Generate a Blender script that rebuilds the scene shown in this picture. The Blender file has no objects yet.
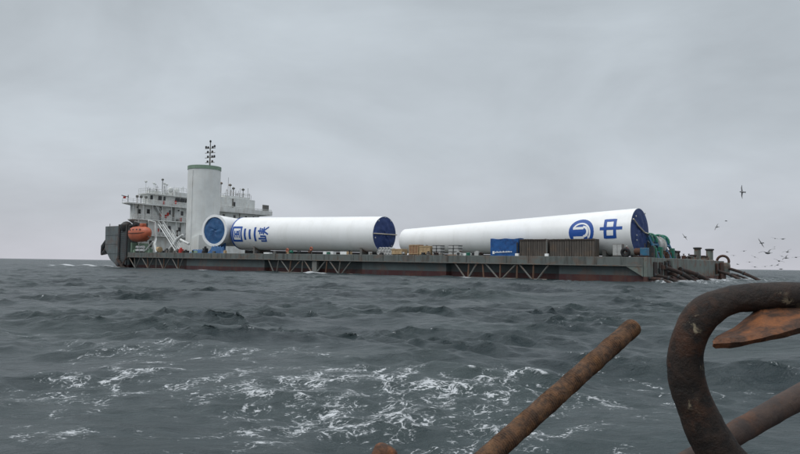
import bpy, bmesh, math, random
import numpy as np
from mathutils import Vector, Matrix

random.seed(4)
rng = np.random.default_rng(11)
PI = math.pi
scene = bpy.context.scene
col = scene.collection

# ------------------------------------------------------------------ camera
EYE = 2.25                      # eye height over the water, on a small boat
FPX, CX, CY = 650.0, 400.0, 227.0
ROLL = math.radians(0.85)
PITCH = math.atan(37.3 * math.cos(ROLL) / FPX)
fw = Vector((0, math.cos(PITCH), math.sin(PITCH)))
r0 = Vector((1, 0, 0)); u0 = r0.cross(fw)
CR = r0 * math.cos(ROLL) + u0 * math.sin(ROLL)
CU = -r0 * math.sin(ROLL) + u0 * math.cos(ROLL)
EYEV = Vector((0, 0, EYE))
cam_d = bpy.data.cameras.new('camera')
cam = bpy.data.objects.new('camera', cam_d)
col.objects.link(cam)
cam.matrix_world = Matrix(((CR.x, CU.x, -fw.x, 0), (CR.y, CU.y, -fw.y, 0), (CR.z, CU.z, -fw.z, EYE), (0, 0, 0, 1)))
cam_d.sensor_width = 36; cam_d.lens = 36 * FPX / 800
cam_d.clip_start = 0.05; cam_d.clip_end = 60000
scene.camera = cam

# ------------------------------------------------------------------ sky and light
world = bpy.data.worlds.new('World'); scene.world = world
world.use_nodes = True
nt = world.node_tree; nt.nodes.clear()
def N(nt, t, **k):
    n = nt.nodes.new(t)
    for a, b in k.items(): setattr(n, a, b)
    return n
SUN_EL, SUN_AZ = math.radians(52), math.radians(-60)
tc = N(nt, 'ShaderNodeTexCoord')
sep = N(nt, 'ShaderNodeSeparateXYZ'); nt.links.new(tc.outputs['Generated'], sep.inputs[0])
sky = N(nt, 'ShaderNodeTexSky', sky_type='NISHITA', sun_disc=False)
sky.sun_elevation = SUN_EL; sky.sun_rotation = SUN_AZ; sky.dust_density = 4
skm = N(nt, 'ShaderNodeVectorMath', operation='SCALE'); skm.inputs[3].default_value = 0.05
nt.links.new(sky.outputs[0], skm.inputs[0])
ramp = N(nt, 'ShaderNodeValToRGB')      # overcast cloud brightness by height over the horizon
cr = ramp.color_ramp
cr.elements[0].position = 0.0; cr.elements[0].color = (0.468, 0.474, 0.518, 1)
cr.elements[1].position = 1.0; cr.elements[1].color = (1.15, 1.18, 1.22, 1)
for p, c in ((0.06, (0.430, 0.455, 0.497)), (0.17, (0.400, 0.438, 0.474)), (0.38, (0.368, 0.408, 0.440)), (0.62, (0.78, 0.81, 0.86))):
    e = cr.elements.new(p); e.color = (*c, 1)
nt.links.new(sep.outputs['Z'], ramp.inputs[0])
mp = N(nt, 'ShaderNodeMapping'); mp.inputs['Scale'].default_value = (1.0, 1.0, 2.3)
nt.links.new(tc.outputs['Generated'], mp.inputs[0])
n1 = N(nt, 'ShaderNodeTexNoise'); n1.inputs['Scale'].default_value = 2.1; n1.inputs['Detail'].default_value = 6
n1.inputs['Roughness'].default_value = 0.5; n1.inputs['Distortion'].default_value = 0.6
nt.links.new(mp.outputs[0], n1.inputs['Vector'])
mr = N(nt, 'ShaderNodeMapRange'); mr.inputs[1].default_value = 0.3; mr.inputs[2].default_value = 0.7
mr.inputs[3].default_value = 0.84; mr.inputs[4].default_value = 1.14
nt.links.new(n1.outputs[0], mr.inputs[0])
n2 = N(nt, 'ShaderNodeTexNoise'); n2.inputs['Scale'].default_value = 6.0; n2.inputs['Detail'].default_value = 5; n2.inputs['Roughness'].default_value = 0.55
nt.links.new(mp.outputs[0], n2.inputs['Vector'])
mr2 = N(nt, 'ShaderNodeMapRange'); mr2.inputs[1].default_value = 0.3; mr2.inputs[2].default_value = 0.7; mr2.inputs[3].default_value = 0.955; mr2.inputs[4].default_value = 1.045
nt.links.new(n2.outputs[0], mr2.inputs[0])
mm2 = N(nt, 'ShaderNodeMath', operation='MULTIPLY'); nt.links.new(mr.outputs[0], mm2.inputs[0]); nt.links.new(mr2.outputs[0], mm2.inputs[1])
cm = N(nt, 'ShaderNodeVectorMath', operation='SCALE')
nt.links.new(ramp.outputs[0], cm.inputs[0]); nt.links.new(mm2.outputs[0], cm.inputs[3])
mx = N(nt, 'ShaderNodeMix', data_type='RGBA'); mx.inputs[0].default_value = 0.93
nt.links.new(skm.outputs[0], mx.inputs[6]); nt.links.new(cm.outputs[0], mx.inputs[7])
bg = N(nt, 'ShaderNodeBackground'); bg.inputs[1].default_value = 1.34
nt.links.new(mx.outputs[2], bg.inputs[0])
wo = N(nt, 'ShaderNodeOutputWorld'); nt.links.new(bg.outputs[0], wo.inputs[0])

sl = bpy.data.lights.new('sun', 'SUN'); sl.energy = 1.1; sl.angle = math.radians(35); sl.color = (1, 0.98, 0.95)
so = bpy.data.objects.new('sun', sl); col.objects.link(so)
sd = Vector((math.sin(SUN_AZ) * math.cos(SUN_EL), -math.cos(SUN_AZ) * math.cos(SUN_EL), math.sin(SUN_EL)))
so.rotation_euler = sd.to_track_quat('Z', 'Y').to_euler(); so.location = (0, 0, 80)
vs = scene.view_settings
vs.view_transform = 'Standard'; vs.look = 'None'; vs.exposure = 0; vs.gamma = 1; vs.use_curve_mapping = False

# ------------------------------------------------------------------ helpers
def at(px, py, Y):
    """world point seen at photo pixel (px, py) at forward distance Y"""
    d = CR * (px - CX) / FPX - CU * (py - CY) / FPX + fw
    return EYEV + d * (Y / d.y)

def tag(o, label=None, cat=None, group=None, kind=None):
    if label: o['label'] = label
    if cat: o['category'] = cat
    if group: o['group'] = group
    if kind: o['kind'] = kind
    return o

def empty(name, M, **k):
    o = bpy.data.objects.new(name, None); col.objects.link(o)
    o.empty_display_size = 0.2
    o.matrix_world = M if isinstance(M, Matrix) else Matrix.Translation(M)
    return tag(o, **k)

class MB:
    """collects shapes of one part"""
    def __init__(s): s.v = []; s.f = []
    def add(s, v, f):
        b = len(s.v); s.v += [tuple(p) for p in v]; s.f += [tuple(i + b for i in q) for q in f]; return s
    def box(s, x0, x1, y0, y1, z0, z1):
        v = [(x, y, z) for z in (z0, z1) for y in (y0, y1) for x in (x0, x1)]
        return s.add(v, [(0, 2, 3, 1), (4, 5, 7, 6), (0, 1, 5, 4), (2, 6, 7, 3), (0, 4, 6, 2), (1, 3, 7, 5)])
    def tube(s, a, b, r, r2=None, n=8):
        return s.path([a, b], [r, r if r2 is None else r2], n)
    def path(s, pts, rad, n=8, cap=True, sq=1.0):
        pts = [Vector(p) for p in pts]
        if not hasattr(rad, '__len__'): rad = [rad] * len(pts)
        v = []; up = None
        for i, p in enumerate(pts):
            t = (pts[min(i + 1, len(pts) - 1)] - pts[max(i - 1, 0)]).normalized()
            if up is None:
                up = Vector((0, 0, 1)) if abs(t.z) < 0.9 else Vector((1, 0, 0))
            a = t.cross(up).normalized(); up = a.cross(t).normalized()
            for k in range(n):
                w = 2 * PI * k / n
                v.append(p + (a * math.cos(w) + up * math.sin(w) * sq) * rad[i])
        f = []
        for i in range(len(pts) - 1):
            for k in range(n):
                k2 = (k + 1) % n
                f.append((i * n + k, i * n + k2, (i + 1) * n + k2, (i + 1) * n + k))
        if cap:
            f.append(tuple(reversed(range(n)))); m = (len(pts) - 1) * n
            f.append(tuple(range(m, m + n)))
        return s.add(v, f)
    def lathe(s, prof, n=16, M=None):
        """profile of (radius, height) about local Z"""
        v = []
        for r, z in prof:
            for k in range(n):
                p = Vector((r * math.cos(2 * PI * k / n), r * math.sin(2 * PI * k / n), z))
                v.append(M @ p if M else p)
        f = []
        for i in range(len(prof) - 1):
            for k in range(n):
                k2 = (k + 1) % n
                f.append((i * n + k, i * n + k2, (i + 1) * n + k2, (i + 1) * n + k))
        f.append(tuple(reversed(range(n)))); m = (len(prof) - 1) * n; f.append(tuple(range(m, m + n)))
        return s.add(v, f)
    def ring(s, R, r, M=None, n=20, m=8):
        v = []; f = []
        for i in range(n):
            for k in range(m):
                a = 2 * PI * i / n; b = 2 * PI * k / m
                p = Vector(((R + r * math.cos(b)) * math.cos(a), (R + r * math.cos(b)) * math.sin(a), r * math.sin(b)))
                v.append(M @ p if M else p)
        for i in range(n):
            for k in range(m):
                f.append((i * m + k, ((i + 1) % n) * m + k, ((i + 1) % n) * m + (k + 1) % m, i * m + (k + 1) % m))
        return s.add(v, f)
    def prism(s, poly, z0, z1):
        n = len(poly); zf0 = z0 if callable(z0) else (lambda x, y: z0); zf1 = z1 if callable(z1) else (lambda x, y: z1)
        v = [(x, y, zf0(x, y)) for x, y in poly] + [(x, y, zf1(x, y)) for x, y in poly]
        f = [tuple(range(n)), tuple(reversed(range(n, 2 * n)))] + [(i, i + n, (i + 1) % n + n, (i + 1) % n) for i in range(n)]
        return s.add(v, f)
    def build(s, name, m, parent=None, smooth=False, bevel=0.0, M=None, **k):
        me = bpy.data.meshes.new(name); me.from_pydata(s.v, [], s.f)
        bm = bmesh.new(); bm.from_mesh(me); bmesh.ops.recalc_face_normals(bm, faces=bm.faces); bm.to_mesh(me); bm.free()
        me.materials.append(m)
        if smooth:
            me.polygons.foreach_set('use_smooth', [True] * len(me.polygons))
            try: me.set_sharp_from_angle(angle=math.radians(40))
            except Exception: pass
        o = bpy.data.objects.new(name, me); col.objects.link(o)
        if bevel:
            b = o.modifiers.new('bevel', 'BEVEL'); b.width = bevel; b.segments = 2; b.limit_method = 'ANGLE'
        if parent: o.parent = parent
        if M is not None: o.matrix_world = M
        return tag(o, **k)

def link_nodes(t, a, b): t.links.new(a, b)

def paint(name, c, rough=0.6, c2=None, amt=0.0, scale=0.5, stretch=(1, 1, 1), c3=None, amt3=0.0, scale3=2.0,
          stretch3=(1, 1, 0.12), metal=0.0, bump=0.0, bscale=8.0, red_below=None, red=(0.050, 0.015, 0.016), var=0.12, spec=0.4):
    """worn paint: base, wear patches in c2, streaks in c3; an optional boot-topping line at a height"""
    m = bpy.data.materials.new(name); m.use_nodes = True; t = m.node_tree
    b = t.nodes['Principled BSDF']; b.inputs['Roughness'].default_value = rough; b.inputs['Metallic'].default_value = metal
    b.inputs['Specular IOR Level'].default_value = spec
    co = N(t, 'ShaderNodeTexCoord')
    def noise(sc, st, det=5, lo=0.45, hi=0.6, dist=0.0, off=0.0):
        mp = N(t, 'ShaderNodeMapping'); mp.inputs['Scale'].default_value = st; mp.inputs['Location'].default_value = (off, off, off)
        t.links.new(co.outputs['Object'], mp.inputs[0])
        n = N(t, 'ShaderNodeTexNoise'); n.inputs['Scale'].default_value = sc; n.inputs['Detail'].default_value = det
        n.inputs['Distortion'].default_value = dist; n.inputs['Roughness'].default_value = 0.6
        t.links.new(mp.outputs[0], n.inputs['Vector'])
        r = N(t, 'ShaderNodeMapRange'); r.inputs[1].default_value = lo; r.inputs[2].default_value = hi
        t.links.new(n.outputs[0], r.inputs[0]); return n, r
    def mix(fac, a, bcol, k):
        mm = N(t, 'ShaderNodeMath', operation='MULTIPLY'); mm.inputs[1].default_value = k; t.links.new(fac, mm.inputs[0])
        x = N(t, 'ShaderNodeMix', data_type='RGBA'); t.links.new(mm.outputs[0], x.inputs[0]); t.links.new(a, x.inputs[6])
        if hasattr(bcol, '__len__'): x.inputs[7].default_value = (*bcol, 1)
        else: t.links.new(bcol, x.inputs[7])
        return x.outputs[2]
    rgb = N(t, 'ShaderNodeRGB'); rgb.outputs[0].default_value = (*c, 1); cur = rgb.outputs[0]
    _, r = noise(0.9 * scale, stretch, 3, 0.3, 0.7, off=3.3)
    cur = mix(r.outputs[0], cur, tuple(x * (1 - 2 * var) for x in c), 1.0)
    if red_below is not None:
        g = N(t, 'ShaderNodeNewGeometry'); sp = N(t, 'ShaderNodeSeparateXYZ'); t.links.new(g.outputs['Position'], sp.inputs[0])
        lt = N(t, 'ShaderNodeMath', operation='LESS_THAN'); lt.inputs[1].default_value = red_below
        t.links.new(sp.outputs['Z'], lt.inputs[0]); cur = mix(lt.outputs[0], cur, red, 1.0)
    if c2: _, r = noise(scale, stretch, 6, 0.5, 0.62, 0.3); cur = mix(r.outputs[0], cur, c2, amt)
    if c3: _, r = noise(scale3, stretch3, 4, 0.5, 0.68, off=7.7); cur = mix(r.outputs[0], cur, c3, amt3)
    t.links.new(cur, b.inputs['Base Color'])
    if bump:
        n, _ = noise(bscale, (1, 1, 1), 6)
        bp = N(t, 'ShaderNodeBump'); bp.inputs['Strength'].default_value = bump; bp.inputs['Distance'].default_value = 0.02
        t.links.new(n.outputs[0], bp.inputs['Height']); t.links.new(bp.outputs[0], b.inputs['Normal'])
    return m

RUST = (0.13, 0.06, 0.035)
M = {}
M['hull'] = paint('hull_paint', (0.070, 0.093, 0.095), 0.55, RUST, 0.35, 0.35, c3=(0.045, 0.05, 0.05), amt3=0.5, scale3=1.2, red_below=1.05)
M['band'] = paint('deck_edge_paint', (0.125, 0.143, 0.136), 0.6, (0.15, 0.09, 0.06), 0.5, 0.45, c3=(0.04, 0.036, 0.03), amt3=0.75, scale3=1.0)
M['stern'] = paint('stern_plate_paint', (0.15, 0.178, 0.16), 0.6, (0.15, 0.075, 0.045), 0.75, 0.6, c3=(0.08, 0.05, 0.035), amt3=0.85, scale3=1.0, red_below=0.9, red=(0.06, 0.024, 0.02))
M['deck'] = paint('deck_paint', (0.10, 0.12, 0.11), 0.7, RUST, 0.6, 0.4)
M['dark'] = paint('dark_steel', (0.03, 0.035, 0.038), 0.6, RUST, 0.3, 1.0)
M['brace'] = paint('brace_paint', (0.155, 0.16, 0.15), 0.6, (0.18, 0.10, 0.06), 0.6, 0.8)
M['brace_r'] = paint('rusty_brace_paint', (0.15, 0.09, 0.06), 0.7, (0.12, 0.06, 0.035), 0.6, 0.8)
M['white'] = paint('superstructure_paint', (0.72, 0.75, 0.74), 0.5, (0.50, 0.50, 0.47), 0.4, 0.5, c3=(0.45, 0.41, 0.36), amt3=0.5, scale3=1.3)
M['column'] = paint('casing_paint', (0.70, 0.73, 0.72), 0.5, (0.62, 0.63, 0.61), 0.5, 0.25, c3=(0.55, 0.55, 0.52), amt3=0.5, scale3=0.8)
M['green'] = paint('green_band_paint', (0.22, 0.32, 0.24), 0.6, (0.17, 0.24, 0.19), 0.4, 0.8)
M['window'] = paint('dark_glass', (0.012, 0.015, 0.018), 0.15, spec=0.6)
M['tower'] = paint('tower_white_paint', (0.80, 0.82, 0.82), 0.32, (0.70, 0.71, 0.70), 0.35, 0.12, c3=(0.66, 0.67, 0.65), amt3=0.35, scale3=0.6, var=0.015, spec=0.5)
M['flange'] = paint('bare_flange_steel', (0.42, 0.40, 0.37), 0.5, RUST, 0.4, 1.0)
M['mark'] = paint('marking_blue', (0.012, 0.075, 0.33), 0.45, var=0.05)
M['markw'] = paint('marking_white', (0.80, 0.82, 0.82), 0.4, var=0.02)
M['cap'] = paint('navy_tarpaulin', (0.022, 0.05, 0.17), 0.65, (0.012, 0.028, 0.10), 0.5, 0.9, bump=1.0, bscale=1.2)
M['capl'] = paint('blue_tarpaulin', (0.03, 0.11, 0.26), 0.6, (0.02, 0.06, 0.16), 0.7, 0.9, bump=1.0, bscale=1.2)
M['tarp'] = paint('bright_blue_tarpaulin', (0.013, 0.095, 0.30), 0.6, (0.007, 0.04, 0.15), 0.8, 1.3, bump=1.0, bscale=2.0)
M['rope'] = paint('rope', (0.50, 0.46, 0.38), 0.9, bump=0.3, bscale=30)
M['wood'] = paint('crate_wood', (0.46, 0.34, 0.20), 0.8, (0.33, 0.22, 0.12), 0.6, 1.5)
M['woodd'] = paint('brown_crate_wood', (0.30, 0.17, 0.10), 0.8, (0.2, 0.11, 0.06), 0.6, 1.5)
M['brown'] = paint('weathered_brown_sheet', (0.10, 0.088, 0.076), 0.8, (0.13, 0.09, 0.06), 0.5, 0.6, c3=(0.05, 0.045, 0.04), amt3=0.7)
M['lattice'] = paint('white_rail_paint', (0.6, 0.62, 0.61), 0.5)
M['pale'] = paint('pale_grey_plastic', (0.42, 0.43, 0.42), 0.5, (0.35, 0.35, 0.34), 0.5, 2)
M['orange'] = paint('orange_gel_coat', (0.46, 0.12, 0.06), 0.5, (0.30, 0.085, 0.05), 0.5, 0.8)
M['red'] = paint('red_paint', (0.45, 0.04, 0.03), 0.5)
M['rust'] = paint('rusted_steel', (0.085, 0.042, 0.028), 0.85, (0.035, 0.026, 0.024), 0.8, 1.2, bump=0.8, bscale=4)
M['rustd'] = paint('dark_rusted_steel', (0.034, 0.025, 0.022), 0.85, (0.075, 0.036, 0.024), 0.6, 1.0, bump=0.8, bscale=4)
M['wblue'] = paint('winch_blue', (0.03, 0.14, 0.24), 0.55, RUST, 0.4, 1.5)
M['wgreen'] = paint('winch_green', (0.02, 0.18, 0.12), 0.55, RUST, 0.3, 1.5)
M['gull'] = paint('gull_silhouette_grey', (0.15, 0.155, 0.16), 0.8, (0.26, 0.27, 0.28), 0.5, 3)  # dark silhouette against the sky is put into the plumage colour
M['gullt'] = paint('gull_wing_tip', (0.03, 0.03, 0.035), 0.8)
M['rubber'] = paint('black_rubber', (0.02, 0.02, 0.022), 0.8)
M['skin'] = paint('skin', (0.4, 0.25, 0.18), 0.6)
M['boat'] = paint('boat_paint', (0.05, 0.10, 0.16), 0.6, RUST, 0.5, 2.0, bump=0.3)

# ------------------------------------------------------------------ sea
TH = math.radians(52.5)
SA = Vector((37.4, 100.0, 0)); SF = Vector((-math.sin(TH), math.cos(TH), 0)); SV = Vector((math.cos(TH), math.sin(TH), 0))
SHIP = Matrix(((SF.x, -SV.x, 0, SA.x), (SF.y, -SV.y, 0, SA.y), (0, 0, 1, 0), (0, 0, 0, 1)))   # local x = forward, local -y = inboard

def sea():
    rr = [0.6]
    while rr[-1] < 330: rr.append(rr[-1] + max(0.048, 0.0052 * rr[-1]))
    while rr[-1] < 40000: rr.append(rr[-1] * 1.03)
    rr = np.array(rr)
    dense = np.radians(np.arange(-43, 43.01, 0.102))
    rest = np.radians(np.arange(45, 316, 3.0))
    an = np.concatenate([dense, rest]); nr, na = len(rr), len(an)
    X = (rr[:, None] * np.sin(an)[None]).ravel(); Y = (rr[:, None] * np.cos(an)[None]).ravel()
    gap = np.repeat(np.gradient(rr), na)
    D = np.hypot(X, Y)
    nw = 170
    lam = np.exp(np.linspace(math.log(0.22), math.log(19), nw)) * rng.uniform(0.96, 1.04, nw)
    mean = math.radians(68)
    ang = mean + rng.normal(0, 1, nw) * np.where(lam < 2, 0.62, 0.5)
    amp = 0.0150 * lam / (2 * PI) * rng.uniform(0.6, 1.4, nw) * np.where(lam > 9, 0.75, 1.0)
    amp *= np.interp(lam, [0.22, 0.5, 1.0, 2.0, 4, 9, 19], [2.6, 3.6, 3.3, 2.5, 1.5, 0.85, 0.7])
    ph = rng.uniform(0, 2 * PI, nw)
    Z = np.zeros_like(X); dX = np.zeros_like(X); dY = np.zeros_like(X); J = np.zeros_like(X)
    # slow groups of waves, so that the chop comes in patches
    grp = 1 + 0.35 * np.sin(X * 0.11 + Y * 0.06 + 1) * np.sin(Y * 0.09 - X * 0.05) + 0.2 * np.sin(X * 0.31 + 2) * np.sin(Y * 0.27)
    def patchy(sc, m=9, seed=1):
        r_ = np.random.default_rng(seed); o_ = np.zeros_like(X)
        for _ in range(m):
            w_ = r_.uniform(0, 2 * PI); kk = 2 * PI / (sc * r_.uniform(0.6, 1.8))
            o_ += np.sin(kk * (math.cos(w_) * X + math.sin(w_) * Y) + r_.uniform(0, 6.28))
        return o_ / math.sqrt(m / 2)
    pa = np.clip(0.9 + 0.45 * patchy(5.5, 9, 5), 0.35, 2.1); pb = np.clip(0.85 + 0.4 * patchy(14, 9, 8), 0.45, 1.9)
    for i in range(nw):
        k = 2 * PI / lam[i]; c, s = math.cos(ang[i]), math.sin(ang[i])
        fade = np.clip(lam[i] / (2.2 * gap) - 0.6, 0, 1)
        idx = np.nonzero(fade > 0)[0]
        if len(idx) == 0: continue
        p = k * (c * X[idx] + s * Y[idx]) + ph[i]; a = amp[i] * fade[idx] * (grp[idx] if lam[i] > 5 else (pa * pb)[idx] if lam[i] < 2.2 else pb[idx])
        sn = np.sin(p); cs = np.cos(p)
        Z[idx] += a * cs; dX[idx] -= 0.95 * a * c * sn; dY[idx] -= 0.95 * a * s * sn; J[idx] += a * k * cs
    # a few larger breaking crests of the boat's own wake
    def crest(x0, y0, x1, y1, h, w, sgn=1):
        dx, dy = x1 - x0, y1 - y0; L = math.hypot(dx, dy)
        t = ((X - x0) * dx + (Y - y0) * dy) / L / L; q = ((X - x0) * -dy + (Y - y0) * dx) / L + 0.25 * np.sin(t * 5 + x0)
        env = np.exp(-np.clip(np.abs(t - 0.5) - 0.25, 0, 9) ** 2 / 0.05)
        g = h * env * np.exp(-(q / w) ** 2)
        return g
    cr1 = crest(0.2, 14.2, 3.4, 11.6, 0.17, 0.5); cr2 = crest(-9.5, 18.0, -3.8, 16.8, 0.16, 0.6)
    cr3 = crest(4.6, 16.5, 9.0, 13.0, 0.26, 0.8); cr4 = crest(0.2, 33, 3.6, 29.5, 0.34, 1.0)
    cr5 = crest(-4.5, 9.6, -1.2, 8.6, 0.10, 0.5)
    Z += cr1 + cr2 + cr3 + cr4 + cr5
    # ship's own bow wave and churn
    S = (X - SA.x) * SF.x + (Y - SA.y) * SF.y; T = (X - SA.x) * SV.x + (Y - SA.y) * SV.y
    bow = np.exp(-((T + 2.5) / 2.6) ** 2) * np.clip((S - 146) / 6, 0, 1) * np.clip((212 - S) / 30, 0, 1)
    Z += 0.75 * bow * (0.7 + 0.3 * np.sin(S * 0.5))
    side = np.exp(-((T + 0.6) / 1.6) ** 2) * ((S > 0) & (S < 150)) * np.clip(0.22 + 0.75 * np.sin(S * 0.23 + 1) * np.sin(S * 0.071), 0, 1)
    stern = np.exp(-(np.clip(-S - 4, 0, 99) / 9) ** 2) * (S < 1) * np.clip((T + 4) / 4, 0, 1) * np.clip((90 - T) / 20, 0, 1)
    Z += stern * 0.3 * (np.sin(S * 1.7 + T * 0.9) * np.sin(T * 0.7 - S * 0.5))
    # foam amount
    def g(x, y, sx, sy, rot=0.0):
        c, s = math.cos(rot), math.sin(rot); a = (X - x) * c + (Y - y) * s; b = -(X - x) * s + (Y - y) * c
        return np.exp(-(a / sx) ** 2 - (b / sy) ** 2)
    F = 0.62 * g(0.1, 10.6, 2.4, 1.9) + 0.55 * g(-1.6, 12.6, 3.4, 1.6) + 0.50 * g(-5.2, 16.4, 3.6, 1.2, -0.15) + 0.42 * g(-2.2, 8.9, 1.4, 1.3) \
        + 0.46 * g(-4.7, 8.3, 0.8, 1.0) + 0.34 * g(-6.9, 11.0, 2.6, 1.0) + 0.42 * g(1.7, 9.0, 1.3, 1.6) + 0.36 * g(-12.5, 20, 4, 1.6) \
        + 0.33 * g(4.4, 13.4, 1.8, 1.3) + 0.3 * g(-6.2, 13.5, 3.5, 2.0) + 0.35 * g(3.2, 10.6, 1.5, 1.2) + 0.3 * g(6.2, 11.8, 1.8, 1.0)
    F = np.clip(F * 0.9 + 0.22 * g(-3.5, 12.5, 8, 5), 0, 0.72)
    F += 1.0 * cr1 + 1.0 * cr2 + 0.6 * cr3
    Js = J + 0.0
    F += np.clip((Js - 0.50) * 1.6, 0, 0.55) * np.clip(1.2 - D / 260, 0, 1) * (1 - 0.5 * np.clip(D / 60, 0, 1))
    F += 1.1 * bow + 1.35 * side + 0.85 * stern
    F = np.clip(F, 0, 1.3)
    co = np.empty((len(X) + 1, 3)); co[:-1, 0] = X + dX; co[:-1, 1] = Y + dY; co[:-1, 2] = Z
    co[-1] = (0, 0, 0)
    r = np.arange(nr - 1)[:, None] * na; c = np.arange(na)[None]; c2 = (np.arange(na) + 1) % na
    q = np.stack([(r + c), (r + c2[None]), (r + na + c2[None]), (r + na + c)], -1).reshape(-1, 4)[:, ::-1]
    me = bpy.data.meshes.new('sea')
    nq = len(q); nt3 = na
    tri = np.stack([np.full(na, len(X)), c2, np.arange(na)], -1)
    me.vertices.add(len(co)); me.vertices.foreach_set('co', co.ravel().astype(np.float32))
    me.loops.add(nq * 4 + nt3 * 3); me.loops.foreach_set('vertex_index', np.concatenate([q.ravel(), tri.ravel()]).astype(np.int32))
    me.polygons.add(nq + nt3)
    me.polygons.foreach_set('loop_start', np.concatenate([np.arange(nq) * 4, nq * 4 + np.arange(nt3) * 3]).astype(np.int32))
    me.update(calc_edges=True); me.validate()
    me.polygons.foreach_set('use_smooth', [True] * len(me.polygons))
    at_ = me.attributes.new('foam', 'FLOAT', 'POINT'); at_.data.foreach_set('value', np.append(F, 0).astype(np.float32))
    if me.polygons[0].normal.z < 0: me.flip_normals()
    o = bpy.data.objects.new('sea', me); col.objects.link(o); tag(o, kind='structure')
    m = bpy.data.materials.new('sea_water'); m.use_nodes = True; t = m.node_tree; b = t.nodes['Principled BSDF']; L = t.links.new
    b.inputs['IOR'].default_value = 1.33
    g = N(t, 'ShaderNodeNewGeometry')
    cd = N(t, 'ShaderNodeVectorMath', operation='LENGTH'); L(g.outputs['Position'], cd.inputs[0])
    def noise(sc, st=(1, 1, 1), det=4, dist=0.0, rough=0.55, rz=0.0):
        mp = N(t, 'ShaderNodeMapping'); mp.inputs['Scale'].default_value = st; mp.inputs['Rotation'].default_value = (0, 0, rz)
        L(g.outputs['Position'], mp.inputs[0])
        n = N(t, 'ShaderNodeTexNoise'); n.inputs['Scale'].default_value = sc; n.inputs['Detail'].default_value = det
        n.inputs['Distortion'].default_value = dist; n.inputs['Roughness'].default_value = rough; L(mp.outputs[0], n.inputs['Vector']); return n.outputs[0]
    def math_(op, a, b_=None, clamp=False):
        x = N(t, 'ShaderNodeMath', operation=op); x.use_clamp = clamp
        for i, q_ in enumerate((a, b_)):
            if q_ is None: continue
            if isinstance(q_, (int, float)): x.inputs[i].default_value = q_
            else: L(q_, x.inputs[i])
        return x.outputs[0]
    def mrange(a, lo, hi, o0=0, o1=1, smooth=False):
        x = N(t, 'ShaderNodeMapRange'); x.interpolation_type = 'SMOOTHSTEP' if smooth else 'LINEAR'
        L(a, x.inputs[0])
        for i, q_ in enumerate((lo, hi, o0, o1)): x.inputs[i + 1].default_value = q_
        return x.outputs[0]
    # ripples
    rip1 = noise(2.0, (0.65, 1.35, 1), 7, 0.5, 0.64, -0.3); rip2 = noise(8.0, (0.65, 1.35, 1), 6, 0.4, 0.62, -0.3); rip3 = noise(0.30, (1, 0.8, 1), 6, 0.4, 0.66)
    def ridged(x, p=1.6):
        return math_('POWER', math_('SUBTRACT', 1.0, math_('ABSOLUTE', math_('MULTIPLY', math_('SUBTRACT', x, 0.5), 2.6)), True), p)
    dfar = mrange(cd.outputs[1], 8, 120, 1, 0.2)
    dmid = mrange(cd.outputs[1], 25, 500, 0, 1)
    h = math_('ADD', math_('MULTIPLY', math_('MULTIPLY', rip1, 0.13), mrange(cd.outputs[1], 8, 45, 1.1, 3.0)), math_('MULTIPLY', math_('MULTIPLY', rip2, 0.045), dfar))
    h = math_('ADD', h, math_('MULTIPLY', math_('MULTIPLY', rip3, 1.9), dmid))
    bp = N(t, 'ShaderNodeBump'); bp.inputs['Distance'].default_value = 1.0; bp.inputs['Strength'].default_value = 1.0
    L(h, bp.inputs['Height'])
    # foam
    at1 = N(t, 'ShaderNodeAttribute'); at1.attribute_name = 'foam'
    big = noise(1.1, (1.0, 0.9, 1), 6, 0.8, 0.66)
    fine = noise(15.0, (0.8, 1.1, 1), 5, 0.6, 0.68)
    nzv = N(t, 'ShaderNodeTexNoise'); nzv.inputs['Scale'].default_value = 1.5; nzv.inputs['Detail'].default_value = 5; L(g.outputs['Position'], nzv.inputs['Vector'])
    off = N(t, 'ShaderNodeVectorMath', operation='MULTIPLY_ADD'); L(nzv.outputs['Color'], off.inputs[0]); off.inputs[1].default_value = (1.1, 1.1, 0); L(g.outputs['Position'], off.inputs[2])
    flat = N(t, 'ShaderNodeVectorMath', operation='MULTIPLY'); L(off.outputs[0], flat.inputs[0]); flat.inputs[1].default_value = (0.9, 1.0, 0)
    def vor(sc):
        v_ = N(t, 'ShaderNodeTexVoronoi', feature='DISTANCE_TO_EDGE'); v_.inputs['Scale'].default_value = sc; L(flat.outputs[0], v_.inputs['Vector']); return v_.outputs['Distance']
    e1 = math_('ADD', vor(3.0), math_('MULTIPLY', math_('SUBTRACT', fine, 0.5), 0.30))
    e2 = math_('ADD', vor(8.0), math_('MULTIPLY', math_('SUBTRACT', fine, 0.5), 0.34))
    P = math_('ADD', math_('MULTIPLY', math_('SUBTRACT', big, 0.575), 3.6), math_('MULTIPLY', at1.outputs['Fac'], 0.80))
    P = math_('MULTIPLY', P, mrange(at1.outputs['Fac'], 0.03, 0.25), clamp=True)
    f1 = mrange(math_('SUBTRACT', math_('MULTIPLY', P, 0.135), e1), 0.0, 0.09, smooth=True)
    f2 = mrange(math_('SUBTRACT', math_('MULTIPLY', P, 0.17), e2), 0.02, 0.13, smooth=True)
    foam = math_('MULTIPLY', math_('MAXIMUM', f1, f2), mrange(P, 0.0, 0.25))
    foam = math_('MAXIMUM', foam, mrange(math_('ADD', at1.outputs['Fac'], math_('MULTIPLY', fine, 0.5)), 1.05, 1.22))
    base = N(t, 'ShaderNodeMix', data_type='RGBA')
    base.inputs[6].default_value = (0.019, 0.031, 0.036, 1); base.inputs[7].default_value = (0.026, 0.043, 0.045, 1)
    L(mrange(noise(0.12, (1, 1, 1), 3), 0.35, 0.65), base.inputs[0])
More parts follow.
